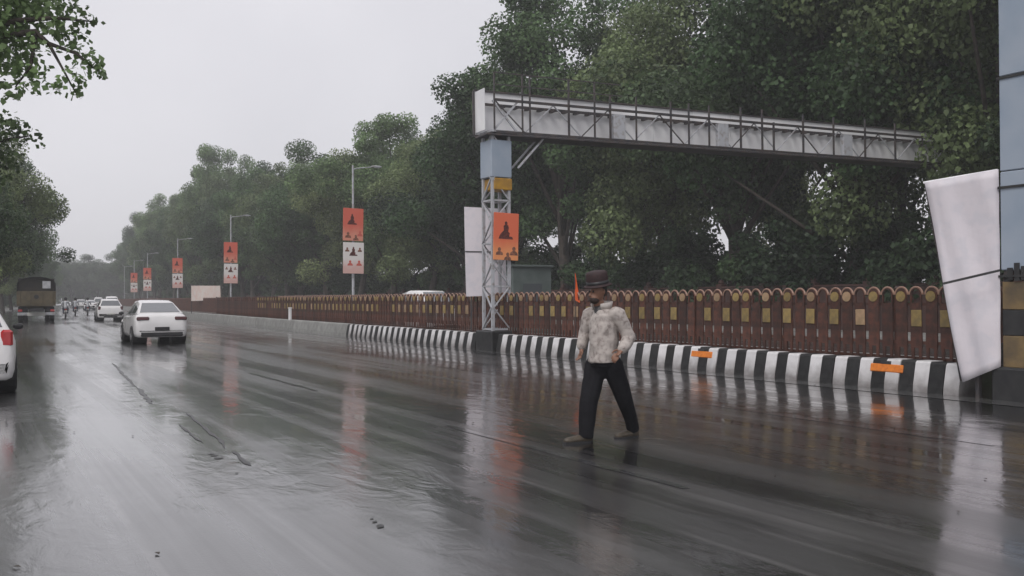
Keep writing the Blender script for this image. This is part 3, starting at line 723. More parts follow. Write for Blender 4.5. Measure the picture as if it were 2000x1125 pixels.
while s < 270:
    v = [0, 3, 1, 2, 1, 0, 3, 1, 2][i % 9]
    sc = rt.uniform(.95, 1.1); hz = float(np.interp(s, [0, 44, 50, 80, 98, 104, 110, 135, 150, 230], [1.3, 1.32, 1.05, 1.08, 1.12, .95, 1.15, 1.38, 1.3, 1.2])); of = OE(s) + float(np.interp(s, [0, 22, 45, 100], [6.2, 4.7, 2.0, 1.6])); sc *= 1.12 if s < 46 else 1.0
    B = K(s, of + rt.uniform(-.5, 1.2)); tree('broadleaf_tree', TV[v], B, rt.uniform(0, 6.28), (sc, hz * rt.uniform(.92, 1.06)), LBL[v] + ' of the front row, ' + place(B), GR)
    s += rt.uniform(6.0, 8.0) * (1 if s < 120 else 1.25); i += 1
s = -20.0
while s < 250:
    v = rt.choice([0, 2, 2, 1]); sc = rt.uniform(1.05, 1.2)
    B = K(s, OE(s) + 14 + rt.uniform(-2, 2)); tree('broadleaf_tree', TV[v], B, rt.uniform(0, 6.28), (sc, sc * (1.3 if s < 44 else 1.0)), LBL[v] + ' of the rear row, ' + place(B), 'rear row of trees beyond the far carriageway')
    s += rt.uniform(9, 12); i += 1
s = -8.0
while s < 200:
    v = rt.choice([0, 0, 1]); sc = rt.uniform(.85, 1.15)
    B = K(s, OE(s) + 4.5 + rt.uniform(-.5, .6)); tree('shrub', SH[v], B, rt.uniform(0, 6.28), (sc, sc), ['dense dark shrub over the compound wall, ', 'mid green shrub over the compound wall, '][v] + place(B), 'shrubs behind the compound wall', 'shrub')
    s += rt.uniform(3.6, 5.0)
tree('broadleaf_tree', TV[3], K(6.2, 22.6), 1.1, (.98, 1.12), 'dark leafy tree hiding the far end of the gantry beam', GR)
tree('broadleaf_tree', TV[0], K(3.6, 18.8), 2.1, (.8, .9), 'broad green tree leaning over the road just behind the leaning banner', GR)
# left side
LL = {0: "broad green tree on the parked truck's side of the road", 1: "pale olive tree on the parked truck's side of the road", 3: "dark drooping tree on the parked truck's side of the road"}
for q, (x, d, v, sc) in enumerate(((-125, 40, 3, .64), (-45, 52, 1, .70), (-25, 64, 3, .76), (-15, 78, 0, .78), (-25, 92, 3, .75), (5, 108, 1, .75), (22, 128, 3, .75), (40, 150, 0, .75), (60, 175, 3, .75), (75, 205, 0, .75), (90, 240, 3, .8))):
    b = ground(x, 600); b = Vector((b.x * d / b.y, d, 0))
    tree('roadside_tree', TV[v], b, rt.uniform(0, 6.28), (sc, sc * rt.uniform(.95, 1.08)), LL[v], 'trees on the left verge')
for q in range(34):
    s = 34 + q * 7.5 + rt.uniform(-1, 1); v = rt.choice([0, 1]); sc = rt.uniform(.8, 1.1)
    tree('shrub', SH[v], K(s, ROAD_L - 4.6 + rt.uniform(-.7, .7)), rt.uniform(0, 6.28), (sc, sc * .9), ['dense dark shrub under the trees on the parked truck\'s side', 'mid green shrub under the trees on the parked truck\'s side'][v], 'shrubs on the left verge', 'shrub')
for q in range(12):
    tree('shrub', SH[q % 2], K(300 + rt.uniform(-5, 8), -24 + q * 4.2), rt.uniform(0, 6.28), (1.3, 1.3), 'hazy shrub closing the far end of the road', 'shrubs at the end of the road', 'shrub')
# end of the road
for s, o in ((288, -16), (292, -9), (290, -2), (300, -6), (296, 4), (310, 3), (318, -12), (306, 10), (330, -20), (325, 18)):
    tree('broadleaf_tree', TV[rt.choice([0, 3, 3])], K(s, o), rt.uniform(0, 6.28), (1.15, 1.05), 'hazy tree closing the far end of the road', 'trees at the end of the road')
# overhanging branch tree on the left
def over_tree():
    rs = np.random.default_rng(77); T0 = K(13, ROAD_L - 3.6)
    C = []; rad = []; br = []
    def c(x, y, d, r): p = at(x, y, d); C.append(tuple(p)); rad.append(r)
    for x, y, d, r in ((20, 20, 17, .55), (70, 12, 17.5, .5), (120, 30, 17, .42), (160, 38, 17.2, .22), (185, 42, 17.3, .13), (95, 70, 17, .36), (150, 80, 17, .27), (165, 110, 17, .25), (185, 130, 17, .2), (200, 145, 17, .14),
                       (150, 150, 17, .22), (130, 165, 17, .2), (152, 188, 17, .13), (118, 175, 17.2, .18), (60, 130, 17, .3), (80, 165, 17, .22), (30, 160, 17, .32), (15, 100, 17, .45), (20, 190, 17.1, .16), (-40, 90, 17, .8), (-60, 20, 17, 1.0), (-120, 60, 17.5, 1.3), (40, -50, 17.5, 1.0), (-60, -80, 18, 1.5), (-200, 30, 18, 1.5),
                       (10, 240, 22, .35), (40, 245, 22, .22), (25, 275, 22, .3), (62, 262, 22, .18), (75, 285, 22, .13), (-40, 260, 22, .7), (20, 310, 22, .3), (-30, 330, 22, .6)): c(x, y, d, r)
    for q in range(46):
        a = rs.random() * 6.28; r = rs.random() ** .5 * 5.2; C.append((T0.x - 1.5 + r * math.cos(a), T0.y + r * math.sin(a) - 1, rs.uniform(8.6, 12.5))); rad.append(rs.uniform(.8, 1.5))
    C = np.array(C) - np.array(T0); rad = np.array(rad)
    t = thing('overhanging_tree', Matrix.Translation(T0), 'tree on the left verge whose dark leafy branch overhangs the road', 'tree')
    v = leaves(C[:33], rad[:33] * 1.25, 9000, .125, rs); v2 = leaves(C[33:], rad[33:], 16000, .3, rs)
    link('crown', leaf_mesh('crown', np.concatenate([v, v2]), MT['leaf_green']), t)
    m = MB(); m.path([(0, 0, -.2), (0, 0, .5), (.3, 0, 3.2), (.2, .2, 6), (0, .3, 9.5)], [.5, .36, .3, .24, .1], 10)
    B = lambda x, y, d: at(x, y, d) - T0
    m.path([(.3, 0, 3.6), B(-300, 150, 17.6), B(-60, 75, 17), B(70, 62, 17), B(95, 85, 17), B(150, 105, 17), B(190, 138, 17)], [.2, .15, .09, .055, .04, .028, .012], 7)
    m.path([B(-60, 75, 17), B(30, 40, 17), B(110, 35, 17), B(180, 42, 17.2)], [.07, .05, .035, .012], 6)
    m.path([B(70, 62, 17), B(60, 130, 17), B(30, 170, 17)], [.04, .028, .012], 6); m.path([B(95, 85, 17), B(120, 130, 17), B(150, 185, 17)], [.035, .022, .01], 6)
    m.path([(.25, .1, 3.0), B(-150, 330, 22), B(0, 275, 22), B(60, 265, 22)], [.15, .1, .05, .015], 6)
    for j in range(33, 79, 3): m.path([(.2, .2, 6), tuple(C[j])], [.12, .03], 5)
    m.build('trunk', MT['bark'], t, smooth=True)
over_tree()

# ------------------------------------------------------------------ vehicles (local +Y forward, X right, origin on the ground)
def loft(stations, sect):
    m = MB(); vs = []; fs = []
    rows = [sect(*st) for st in stations]; n = len(rows[0])
    for r in rows: vs += r
    for i in range(len(rows) - 1):
        for j in range(n):
            j2 = (j + 1) % n; fs.append((i * n + j, i * n + j2, (i + 1) * n + j2, (i + 1) * n + j))
    fs += [tuple(range(n)), tuple(range(len(vs) - 1, len(vs) - n - 1, -1))]
    return m.add(vs, fs)
def body_sect(y, w, zt, zb):
    h = [(.0, zt + .012), (.55 * w, zt + .004), (.84 * w, zt - .02), (.95 * w, zt - .08), (.995 * w, zt - .20), (w, (zt + zb) / 2), (.985 * w, zb + .16), (.95 * w, zb + .04), (.86 * w, zb), (0, zb)]
    return [(x, y, z) for x, z in h] + [(-x, y, z) for x, z in h[-2:0:-1]]
def wheel_meshes(r, w):
    ty = MB().lathe([(r * .62, -w / 2), (r * .9, -w / 2), (r, -w * .32), (r, w * .32), (r * .9, w / 2), (r * .62, w / 2), (r * .62, -w / 2)], 24).mesh('tyre', MT['tyre'], True)
    rm = MB().lathe([(.0, -w * .30), (r * .58, -w * .34), (r * .635, -w * .48), (r * .635, w * .48), (r * .58, w * .34), (0, w * .30)], 20)
    for k in range(5):
        a = 2 * math.pi * k / 5
        for sx in (-1, 1): rm.bar((sx * w * .36, 0, 0), (sx * w * .42, r * .56 * math.cos(a), r * .56 * math.sin(a)), r * .14, .02)
    return ty, rm.mesh('rim', MT['rim'])
def add_wheels(t, r, w, spots):
    ty, rm = wheel_meshes(r, w)
    for x, y in spots:
        a = link('wheel', ty, t, M=Matrix.Translation((x, y, r))); link('rim', rm, a)
def quadpatch(m, pts, off, nrm):
    n = Vector(nrm).normalized(); a = [Vector(p) + n * off for p in pts]; b = [Vector(p) - n * .01 for p in pts]; k = len(pts)
    m.add(a + b, [tuple(range(k)), tuple(range(2 * k - 1, k - 1, -1))] + [(i, i + k, (i + 1) % k + k, (i + 1) % k) for i in range(k)])
    return m
def make_car(M, label, kind, name='white_car', group=None, paint='car_white', lights='tail_dark', detail=True):
    t = thing(name, M, label, 'car', group); P = MT[paint]
    if kind == 'sedan':
        st = [(-2.20, .70, .62, .30), (-2.17, .78, .90, .26), (-2.05, .82, 1.00, .23), (-1.7, .85, 1.04, .22), (-1.0, .865, 1.00, .20), (0, .865, .97, .20), (1.0, .86, .96, .20), (1.6, .84, .88, .22), (2.0, .80, .76, .24), (2.18, .68, .60, .30)]
        cb = [(-1.78, .74, 1.02, 1.025), (-1.02, .75, 1.0, 1.40), (-.35, .76, .98, 1.475), (.30, .76, .97, 1.455), (1.18, .74, .95, .965)]
    elif kind == 'hatch':
        st = [(-2.0, .72, .55, .34), (-1.98, .79, .86, .28), (-1.92, .83, 1.04, .24), (-1.5, .86, 1.05, .22), (-1.0, .87, 1.04, .20), (0, .87, 1.01, .20), (1.0, .86, .99, .20), (1.5, .84, .92, .22), (1.85, .80, .80, .24), (2.0, .68, .62, .30)]
        cb = [(-1.92, .76, 1.03, 1.035), (-1.55, .77, 1.03, 1.46), (-.5, .78, 1.0, 1.545), (.30, .78, 1.0, 1.51), (1.2, .75, .98, .985)]
    else:   # van
        st = [(-1.95, .74, .60, .36), (-1.93, .78, 1.0, .30), (-1.88, .80, 1.12, .26), (-1.0, .81, 1.12, .24), (0, .81, 1.1, .24), (1.0, .81, 1.08, .24), (1.6, .79, 1.0, .26), (1.9, .74, .82, .3), (1.97, .68, .6, .34)]
        cb = [(-1.91, .74, 1.1, 1.11), (-1.78, .75, 1.1, 1.74), (-.9, .76, 1.1, 1.86), (.55, .76, 1.08, 1.82), (1.55, .72, .99, 1.0)]
    loft(st, body_sect).build('body', P, t, smooth=True)
    def cab_sect(y, w, zb, zt):
        k = max(0, min(1, (zt - zb) / .42)); wr = w * (1 - .25 * k)
        h = [(0, zt + .015 * k), (wr * .8, zt + .004 * k), (wr * .95, zt - .025 * k), (wr, zt - .07 * k), (w, zb), (0, zb - .05)]
        return [(x, y, z) for x, z in h] + [(-x, y, z) for x, z in h[-2:0:-1]]
    loft(cb, cab_sect).build('roof', P, t, smooth=True)
    # glass, set proud of the cabin shell
    def corner(i, f, side, inset=0.0):   # point on side i.. between stations: f from belt (0) to roof (1)
        y, w, zb, zt = cb[i]; k = max(0, min(1, (zt - zb) / .42)); wr = w * (1 - .25 * k); zt2 = zt - .07 * k
        return Vector((side * (w + (wr - w) * f), y, zb + (zt2 - zb) * f))
    a, b = cb[0], cb[1]
    nr = (0, -(b[3] - a[3]), (b[0] - a[0])); kk = .82
    rw = [(-a[1] * .86, a[0] + (b[0] - a[0]) * .10, a[3] + (b[3] - a[3]) * .10), (a[1] * .86, a[0] + (b[0] - a[0]) * .10, a[3] + (b[3] - a[3]) * .10), (b[1] * .66, a[0] + (b[0] - a[0]) * .92, a[3] + (b[3] - a[3]) * .92), (-b[1] * .66, a[0] + (b[0] - a[0]) * .92, a[3] + (b[3] - a[3]) * .92)]
    quadpatch(MB(), rw, .018, nr).build('rear_window', MT['glass'], t)
    a, b = cb[4], cb[3]; nf = (0, (b[3] - a[3]), -(b[0] - a[0]))
    fw = [(-a[1] * .9, a[0] + (b[0] - a[0]) * .06, a[3] + (b[3] - a[3]) * .06), (a[1] * .9, a[0] + (b[0] - a[0]) * .06, a[3] + (b[3] - a[3]) * .06), (b[1] * .68, a[0] + (b[0] - a[0]) * .93, a[3] + (b[3] - a[3]) * .93), (-b[1] * .68, a[0] + (b[0] - a[0]) * .93, a[3] + (b[3] - a[3]) * .93)]
    quadpatch(MB(), fw, .018, nf).build('windscreen', MT['glass'], t)
    for sx in (-1, 1):
        for i0_, i1_, f0, f1 in ((0, 2, .34, .93), (2, 4, .06, .62)):
            pa, pb = cb[i0_], cb[i1_]
            def P_(f, v):
                y = pa[0] + (pb[0] - pa[0]) * f
                zb = float(np.interp(y, [c[0] for c in cb], [c[2] for c in cb])); zt = float(np.interp(y, [c[0] for c in cb], [c[3] for c in cb])); w = float(np.interp(y, [c[0] for c in cb], [c[1] for c in cb]))
                k = max(0, min(1, (zt - zb) / .42)); wr = w * (1 - .25 * k); zz_ = zt - .09 * k
                return (sx * (w + (wr - w) * v), y, zb + (zz_ - zb) * v)
            quadpatch(MB(), [P_(f0, .10), P_(f1, .10), P_(f1, .90), P_(f0, .90)], .014, (sx, 0, .3)).build('side_window', MT['glass'], t)
    y0 = st[0][0]; zl = st[2][2]
    for sx in (-1, 1):
        if kind == 'sedan': MB().box((sx * .60, y0 + .05, .86), (.40, .10, .13), bev=.03).build('tail_light', MT[lights], t)
        else: MB().box((sx * .72, y0 + .078, .90), (.17, .13, .27), bev=.035).build('tail_light', MT[lights], t)
        MB().box((sx * .62, -y0 - .09, .70), (.34, .12, .13), bev=.03).build('headlight', MT['lamp_white'], t)
        mr_ = MB().ball((sx * (st[5][1] + .09), .72, 1.02), (.09, .05, .06), 10).build('mirror', MT['black_plastic'], t, smooth=True)
        for yy in (-.55, .35): MB().box((sx * (st[5][1] + .004), yy, .84), (.02, .16, .025), bev=.005).build('door_handle', MT['black_plastic'], t)
    bm_ = MB().box((0, y0 + .05, .34 if kind == 'sedan' else .31), (1.36 if kind == 'sedan' else .9, .12 if kind == 'sedan' else .16, .16 if kind == 'sedan' else .10), bev=.03).build('bumper', MT['black_plastic'], t)
    MB().box((0, y0 - .012 if kind != 'sedan' else y0 - .012, .52), (.46, .02, .12), bev=.004).build('number_plate', MT['black_plastic'] if kind == 'sedan' else MT['plate'], t)
    MB().box((0, -y0 - .03, .36), (1.2, .10, .2), bev=.03).build('grille', MT['black_plastic'], t)
    ax = 1.32 if kind == 'sedan' else 1.22
    for sx in (-1, 1):
        for sy in (-ax, ax + .02):
            MB().lathe([(0, sx * (.855)), (.375, sx * .855), (.375, sx * .40), (0, sx * .40)], 20, Matrix.Translation((0, sy, .33))).build('wheel_arch', MT['black_plastic'], t)
    w_ = .78 if kind != 'van' else .72
    add_wheels(t, .315, .20, [(sx * (w_ - .005 + .005), sy) for sx in (-1, 1) for sy in (-ax, ax + .02)])
    return t
def on_road(x, y, turn=0.0, s_hint=None):
    p = ground(x, y)
    # heading of the road there
    j = int(np.argmin((KX - p.x) ** 2 + (KY - p.y) ** 2)); return Matrix.Translation(p) @ Matrix.Rotation(KA(float(SA[j])) + turn, 4, 'Z')
make_car(on_road(316, 672) @ Matrix.Translation((-.0, 2.1, 0)), 'white saloon car driving away with dark narrow tail lights', 'sedan', 'saloon_car')
c2 = make_car(Matrix.Translation(ground(33, 772)) @ Matrix.Rotation(R(30), 4, 'Z') @ Matrix.Translation((-.86, 1.97, 0)), 'white hatchback with big red tail light waiting at the left edge', 'hatch', 'hatchback_car', lights='tail_red')
make_car(on_road(216, 627) @ Matrix.Translation((0, 1.9, 0)), 'white hatchback ahead of the saloon on the wet road', 'hatch', 'hatchback_car')
make_car(on_road(219, 612) @ Matrix.Translation((0, 1.9, 0)), 'white van in front of the hatchback, its roof showing above it', 'van', 'white_van')
for px, py, lb, kd in ((176, 606, 'hazy pale car in the distant traffic beside the van', 'sedan'), (192, 604, 'hazy pale van in the distant traffic', 'van'), (158, 603, 'farthest hazy car in the distant traffic', 'hatch')):
    make_car(on_road(px, py), lb, kd, 'distant_car', 'distant traffic')
pv = K(s_at_px(832, 4.5), 4.5); sv = s_at_px(832, 4.5)
make_car(KM(sv, 4.6) @ Matrix.Rotation(math.pi, 4, 'Z') @ Matrix.Diagonal((1.0, 1.0, 1.0, 1)), 'white van behind the railing on the far carriageway', 'van', 'white_van')

def make_truck(M):
    t = thing('parked_truck', M, 'tan truck with dark canvas top parked on the left of the road', 'truck')
    MB().box((0, 2.6, .82), (.9, 6.6, .22)).build('chassis', MT['black_plastic'], t)
    MB().box((0, 2.2, 1.16), (2.36, 4.6, .12)).build('bed', MT['truck_tan'], t)
    MB().box((0, -.08, 1.66), (2.36, .07, .90), bev=.015).build('tailgate', MT['truck_tan'], t)
    for x in (-1.0, -.36, .36, 1.0): MB().box((x, -.135, 1.66), (.07, .05, .86), bev=.01).build('tailgate_rib', MT['truck_tan'], t)
    MB().path([(0, -.12, 1.72), (0, -.14, 1.72)], .15, 14).build('emblem', MT['black_paint'], t)
    for sx in (-1, 1):
        for k in range(3): MB().box((sx * 1.17, 2.2, 1.36 + .3 * k), (.05, 4.5, .28), bev=.01).build('side_board', MT['truck_tan'], t)
        MB().box((sx * .98, -.16, .78), (.26, .06, .14), bev=.02).build('tail_light', MT['tail_red'], t)
        MB().box((sx * .86, .7, .80), (.5, .05, .5)).build('mud_flap', MT['black_plastic'], t)
    # canvas hood with hoops
    sec = [(-1.18, 2.10), (-1.18, 2.62), (-1.02, 2.92), (-.5, 3.05), (0, 3.08), (.5, 3.05), (1.02, 2.92), (1.18, 2.62), (1.18, 2.10)]
    vs = [(x, y, z) for y in (-.10, 1.1, 2.2, 3.3, 4.45) for x, z in sec] ; n_ = len(sec); fs = [(i * n_ + j, i * n_ + j + 1, (i + 1) * n_ + j + 1, (i + 1) * n_ + j) for i in range(4) for j in range(n_ - 1)]
    vs2 = [(x * .97, y, z - .03) for x, y, z in vs]; o = len(vs)
    fs += [tuple(q + o for q in f[::-1]) for f in fs]
    MB().add(vs + vs2, fs).build('canvas_hood', MT['tarp'], t, smooth=False)
    MB().box((.62, .02, 2.55), (.5, .02, .5)).build('canvas_flap', MT['cloth_pale'], t)
    MB().box((0, .35, 2.55), (2.2, .03, .86)).build('rear_curtain', MT['tarp'], t)
    MB().box((0, -.14, .55), (2.3, .12, .20), bev=.02).build('bumper', MT['steel_pale'], t)
    MB().box((0, -.21, .54), (1.1, .02, .22), bev=.005).build('number_plate', MT['plate'], t)
    MB().box((0, 5.5, 1.75), (2.2, 1.6, 1.9), bev=.12).build('cab', MT['truck_tan'], t)
    MB().box((0, 6.3, 2.15), (1.9, .05, .75), bev=.02).build('windscreen', MT['glass'], t)
    for sx in (-1, 1): MB().box((sx * 1.1, 5.6, 2.15), (.04, .9, .6), bev=.015).build('side_window', MT['glass'], t)
    add_wheels(t, .48, .28, [(sx * x, y) for sx in (-1, 1) for x, y in ((.98, 1.15), (.66, 1.15), (.95, 5.4))])
    return t
make_truck(on_road(71, 629) @ Matrix.Translation((0, .2, 0)))

# ------------------------------------------------------------------ motorcycles and riders
def chain(m, pts, rads, n=10, tail=True):
    """tapered limb with rounded ends"""
    pts = [Vector(p) for p in pts]; out = []; rr = []
    for i in range(len(pts) - 1):
        L = max(2, int((pts[i + 1] - pts[i]).length / .04))
        for k in range(L):
            f = k / L; out.append(pts[i].lerp(pts[i + 1], f)); a, b = rads[i], rads[i + 1]
            rr.append(tuple(Vector((a if hasattr(a, '__len__') else (a, a))).lerp(Vector(b if hasattr(b, '__len__') else (b, b)), f)))
    out.append(pts[-1]); rr.append(tuple(rads[-1]) if hasattr(rads[-1], '__len__') else (rads[-1],) * 2)
    m.path(out, rr, n)
    for p, r in ((pts[0], rr[0]), (pts[-1], rr[-1]))[:2 if tail else 1]: m.ball(p, min(r), 10)
    return m
def make_motorcycle(M, label):
    t = thing('motorcycle', M, label, 'motorcycle', 'motorcycles on the road')
    add_wheels(t, .30, .11, [(0, -.62), (0, .64)])
    MB().path([(0, -.62, .30), (0, -.2, .42), (0, .2, .5), (0, .46, .88)], [.05, .10, .10, .04], 8).build('frame', MT['black_plastic'], t)
    MB().ball((0, .12, .74), (.15, .30, .14), 12).build('fuel_tank', MT['steel_dark'], t, smooth=True)
    MB().box((0, -.36, .76), (.26, .66, .09), bev=.03).build('seat', MT['black_plastic'], t)
    MB().path([(-.36, .30, 1.02), (-.12, .42, .98), (.12, .42, .98), (.36, .30, 1.02)], .018, 6).build('handlebar', MT['steel_dark'], t)
    MB().path([(.07, .64, .30), (.07, .46, .90)], .025, 6).path([(-.07, .64, .30), (-.07, .46, .90)], .025, 6).build('fork', MT['steel_dark'], t)
    MB().ball((0, .56, .86), (.10, .09, .10), 10).build('headlight', MT['lamp_white'], t, smooth=True)
    MB().box((0, -.72, .70), (.14, .06, .08), bev=.015).build('tail_light', MT['tail_red'], t)
    MB().box((0, -.74, .56), (.22, .03, .12)).build('number_plate', MT['plate'], t)
    MB().path([(.14, .1, .34), (.17, -.7, .36)], [.03, .05], 8).build('exhaust', MT['steel_pale'], t)
    return t
def rider_meshes():
    b = MB(); chain(b, [(0, -.22, .84), (0, -.16, 1.1), (0, -.08, 1.32)], [(.15, .12), (.15, .11), (.17, .10)]); chain(b, [(0, -.08, 1.34), (0, -.05, 1.46)], [.055, .05])
    b.ball((0, -.03, 1.56), (.085, .10, .12), 12)
    for sx in (-1, 1):
        chain(b, [(sx * .19, -.09, 1.34), (sx * .27, .06, 1.14), (sx * .31, .28, 1.05)], [.055, .045, .035])
        chain(b, [(sx * .10, -.22, .86), (sx * .18, .14, .78), (sx * .16, .02, .38), (sx * .17, .13, .33)], [.085, .065, .045, .04])
    body = remesh(b, .025, 4); body.materials.append(MT['skin'])
    j = MB(); chain(j, [(0, -.23, .84), (0, -.16, 1.1), (0, -.08, 1.33)], [(.18, .145), (.175, .13), (.19, .115)])
    for sx in (-1, 1): chain(j, [(sx * .19, -.09, 1.33), (sx * .27, .06, 1.14), (sx * .30, .22, 1.07)], [.075, .062, .05])
    shirt = remesh(j, .03, 4); shirt.materials.append(MT['cloth_pale'])
    l = MB()
    for sx in (-1, 1): chain(l, [(sx * .09, -.23, .88), (sx * .18, .14, .79), (sx * .16, .02, .42)], [.105, .08, .06])
    tr = remesh(l, .03, 4); tr.materials.append(MT['cloth_blue'])
    he = MB().ball((0, -.035, 1.61), (.125, .145, .135), 14).mesh('helmet', MT['black_plastic'], True)
    return body, shirt, tr, he
RM = rider_meshes()
def make_rider(M, label):
    t = link('person', RM[0], None, M=M); tag(t, label, 'person', 'riders on the road')
    link('shirt', RM[1], t); link('trousers', RM[2], t); link('helmet', RM[3], t); return t
for px, py, ml, rl in ((128, 621, 'motorcycle riding beside the parked truck', 'motorcyclist in pale shirt and dark helmet beside the parked truck'),
                       (147, 616, 'motorcycle following the one beside the truck', 'motorcyclist in pale shirt riding ahead of the truck'),
                       (171, 615, 'motorcycle behind the hazy distant cars', 'motorcyclist in pale shirt behind the hazy distant cars')):
    M = on_road(px, py); make_motorcycle(M, ml); make_rider(M, rl)

# ------------------------------------------------------------------ walking man (image-aligned frame: u right, v away, w up)
PD = 9.66; SC = 187.0; O = ground(1182, 862); O = Vector((O.x, O.y, 0))
O = Vector(((1182 - 1000) / F * PD, PD, 0))
AX = ray(1182, 582); AX = Vector((AX.x, AX.y, 0)).normalized()          # view direction at the man
PR = Matrix(((AX.y, AX.x, 0), (-AX.x, AX.y, 0), (0, 0, 1))).to_4x4()
PM = Matrix.Translation(O) @ PR
def J(x, y, v=0.0): return Vector(((x - 1182) / SC, v, (863.5 - y) / SC))
sk = MB()
hips = J(1180, 712); chest = J(1178, 640); neck0 = J(1173, 603, -.02); neck1 = J(1168, 590, -.05); hd = J(1167, 570, -.07)
shL = J(1207, 616, -.13); elL = J(1229, 662, -.08); wrL = J(1212, 684, -.24)
shR = J(1150, 616, .12); elR = J(1141, 654, .16); wrR = J(1134, 682, .10)
hpL = J(1196, 716, -.06); knL = J(1219, 784, .06); anL = J(1236, 841, .27)
hpR = J(1163, 716, .06); knR = J(1149, 786, -.10); anR = J(1143, 848, -.12)
chain(sk, [hips, chest, J(1176, 612)], [(.15, .11), (.16, .11), (.14, .09)], 14)
chain(sk, [neck0, neck1], [.062, .06]); sk.ball(hd, (.078, .095, .118), 16)
sk.ball(hd + Vector((-.026, -.024, -.07)), (.058, .066, .062), 12)            # jaw
fdir = Vector((-.72, -.62, -.30)).normalized(); fs_ = Vector((.65, -.76, 0)).normalized()
sk.ball(hd + fdir * .098 + Vector((0, 0, -.012)), (.016, .016, .02), 8)     # nose
chain(sk, [hd + fdir * .085 + Vector((0, 0, .02)), hd + fdir * .107 + Vector((0, 0, -.016))], [.010, .016])
for q in (-1, 1): sk.ball(hd + fs_ * q * .084 + Vector((.012, .01, -.01)), (.016, .022, .032), 8)   # ears
for a, b, c in ((shL, elL, wrL), (shR, elR, wrR)): chain(sk, [a, b, c], [.055, .044, .030])
for a, b, c in ((hpL, knL, anL), (hpR, knR, anR)): chain(sk, [a, b, c], [.088, .060, .040])
chain(sk, [anL, anL + Vector((-.02, .0, -.07))], [.036, .028]); chain(sk, [anR, anR + Vector((-.02, -.01, -.04))], [.036, .028])
def hand(w, d, side, thumb):
    d = d.normalized(); side = side.normalized(); nrm = d.cross(side).normalized()
    chain(sk, [w - d * .01, w + d * .035, w + d * .075], [(.027, .020), (.040, .017), (.040, .015)])
    for q, L in zip((-1.5, -.5, .5, 1.5), (.068, .078, .074, .058)):
        b0 = w + d * .075 + side * q * .020; b1 = b0 + d * L * .55 + nrm * .008; b2 = b1 + d * L * .32 + nrm * .026
        chain(sk, [b0, b1, b2], [.0092, .0085, .007], 6)
    t0 = w + d * .025 + side * thumb * .034; t1 = t0 + d * .03 + side * thumb * .022 + nrm * .01; chain(sk, [t0, t1, t1 + d * .03 + nrm * .012], [.012, .0105, .009], 6)
hand(wrL, Vector((-.5, -.25, -.55)), Vector((-.55, .2, .6)), 1)
hand(wrR, Vector((-.12, -.10, -1)), Vector((.5, -.8, 0)), 1)
body = remesh(sk, .0065, 3); body.materials.append(MT['skin'])
man = link('person', body, None, M=PM)
tag(man, 'man in camouflage jacket, black trousers and maroon hat walking across the wet road', 'person')
def fold(amp, fx, fz, sd):
    def f(co):
        x, y, z = co[:, 0], co[:, 1], co[:, 2]
        return amp * (np.sin(x * fx + z * fz + sd + 2 * np.sin(z * 9 + y * 7)) * .6 + np.sin(z * fz * 1.7 - x * fx * .6 + y * 12 + sd * 2) * .4)
    return f
# jacket
jk = MB()
chain(jk, [J(1179, 700), J(1179, 672), J(1178, 640), J(1178, 618), J(1176, 606)], [(.222, .158), (.216, .158), (.208, .15), (.19, .13), (.125, .095)], 18)
chain(jk, [J(1179, 690), J(1179, 709)], [(.222, .158), (.224, .165)], 20, tail=False)
chain(jk, [shL + Vector((-.03, 0, .01)), shL, elL, wrL - (wrL - elL) * .12], [.078, .078, .070, .057]); chain(jk, [shR + Vector((.03, 0, .01)), shR, elR, wrR - (wrR - elR) * .12], [.078, .076, .068, .054])
me = remesh(jk, .010, 4, disp=fold(.006, 22, 26, .7)); me.materials.append(MT['jacket']); link('jacket', me, man)
# collar: an upright open band
cl = MB(); cv = []; n_ = 14
for k in range(n_ + 1):
    a = R(-135 + 38) + R(284) * k / n_      # opening toward the face
    ca, sa = math.cos(a), math.sin(a); hgt = .055 + .03 * math.sin(math.pi * k / n_)
    for rr, z in ((.085, 0), (.108, hgt), (.118, hgt - .006), (.098, -.01)):
        cv.append(tuple(J(1175, 603, -.02) + Vector((ca * rr, sa * rr * .9, z - .012))))
cl.add(cv, [(k * 4 + j, k * 4 + (j + 1) % 4, k * 4 + 4 + (j + 1) % 4, k * 4 + 4 + j) for k in range(n_) for j in range(4)] + [(0, 1, 2, 3), tuple(n_ * 4 + q for q in (3, 2, 1, 0))])
mat('beard', (.045, .025, .02), .7, c2=(.02, .014, .012), scale=40)
mat('collar', (.52, .48, .45), .75); cl.build('collar', MT['collar'], man, smooth=True)
# open front / dark shirt at the neck
chain(MB(), [J(1172, 600, -.045), J(1169, 610, -.085), J(1167, 626, -.128)], [(.066, .05), (.05, .035), (.008, .008)], 12).build('shirt', MT['black_plastic'], man, smooth=True)
zp = MB(); zp.path([J(1166, 612, -.125), J(1164, 640, -.150), J(1163, 670, -.155), J(1163, 699, -.153)], .006, 6); zp.build('zip', MT['black_plastic'], man)
# trousers
tq = MB()
chain(tq, [J(1179, 694), J(1179, 716)], [(.185, .135), (.195, .14)], 16)
chain(tq, [hpL, hpL.lerp(knL, .5), knL, knL.lerp(anL, .7), anL + Vector((.004, .01, -.045))], [.116, .104, .088, .076, .070], tail=False); chain(tq, [hpR, hpR.lerp(knR, .5), knR, knR.lerp(anR, .7), anR + Vector((0, 0, -.035))], [.118, .110, .098, .086, .080], tail=False)
me = remesh(tq, .010, 3, disp=fold(.004, 40, 9, 2.1)); me.materials.append(MT['trousers']); link('trousers', me, man)
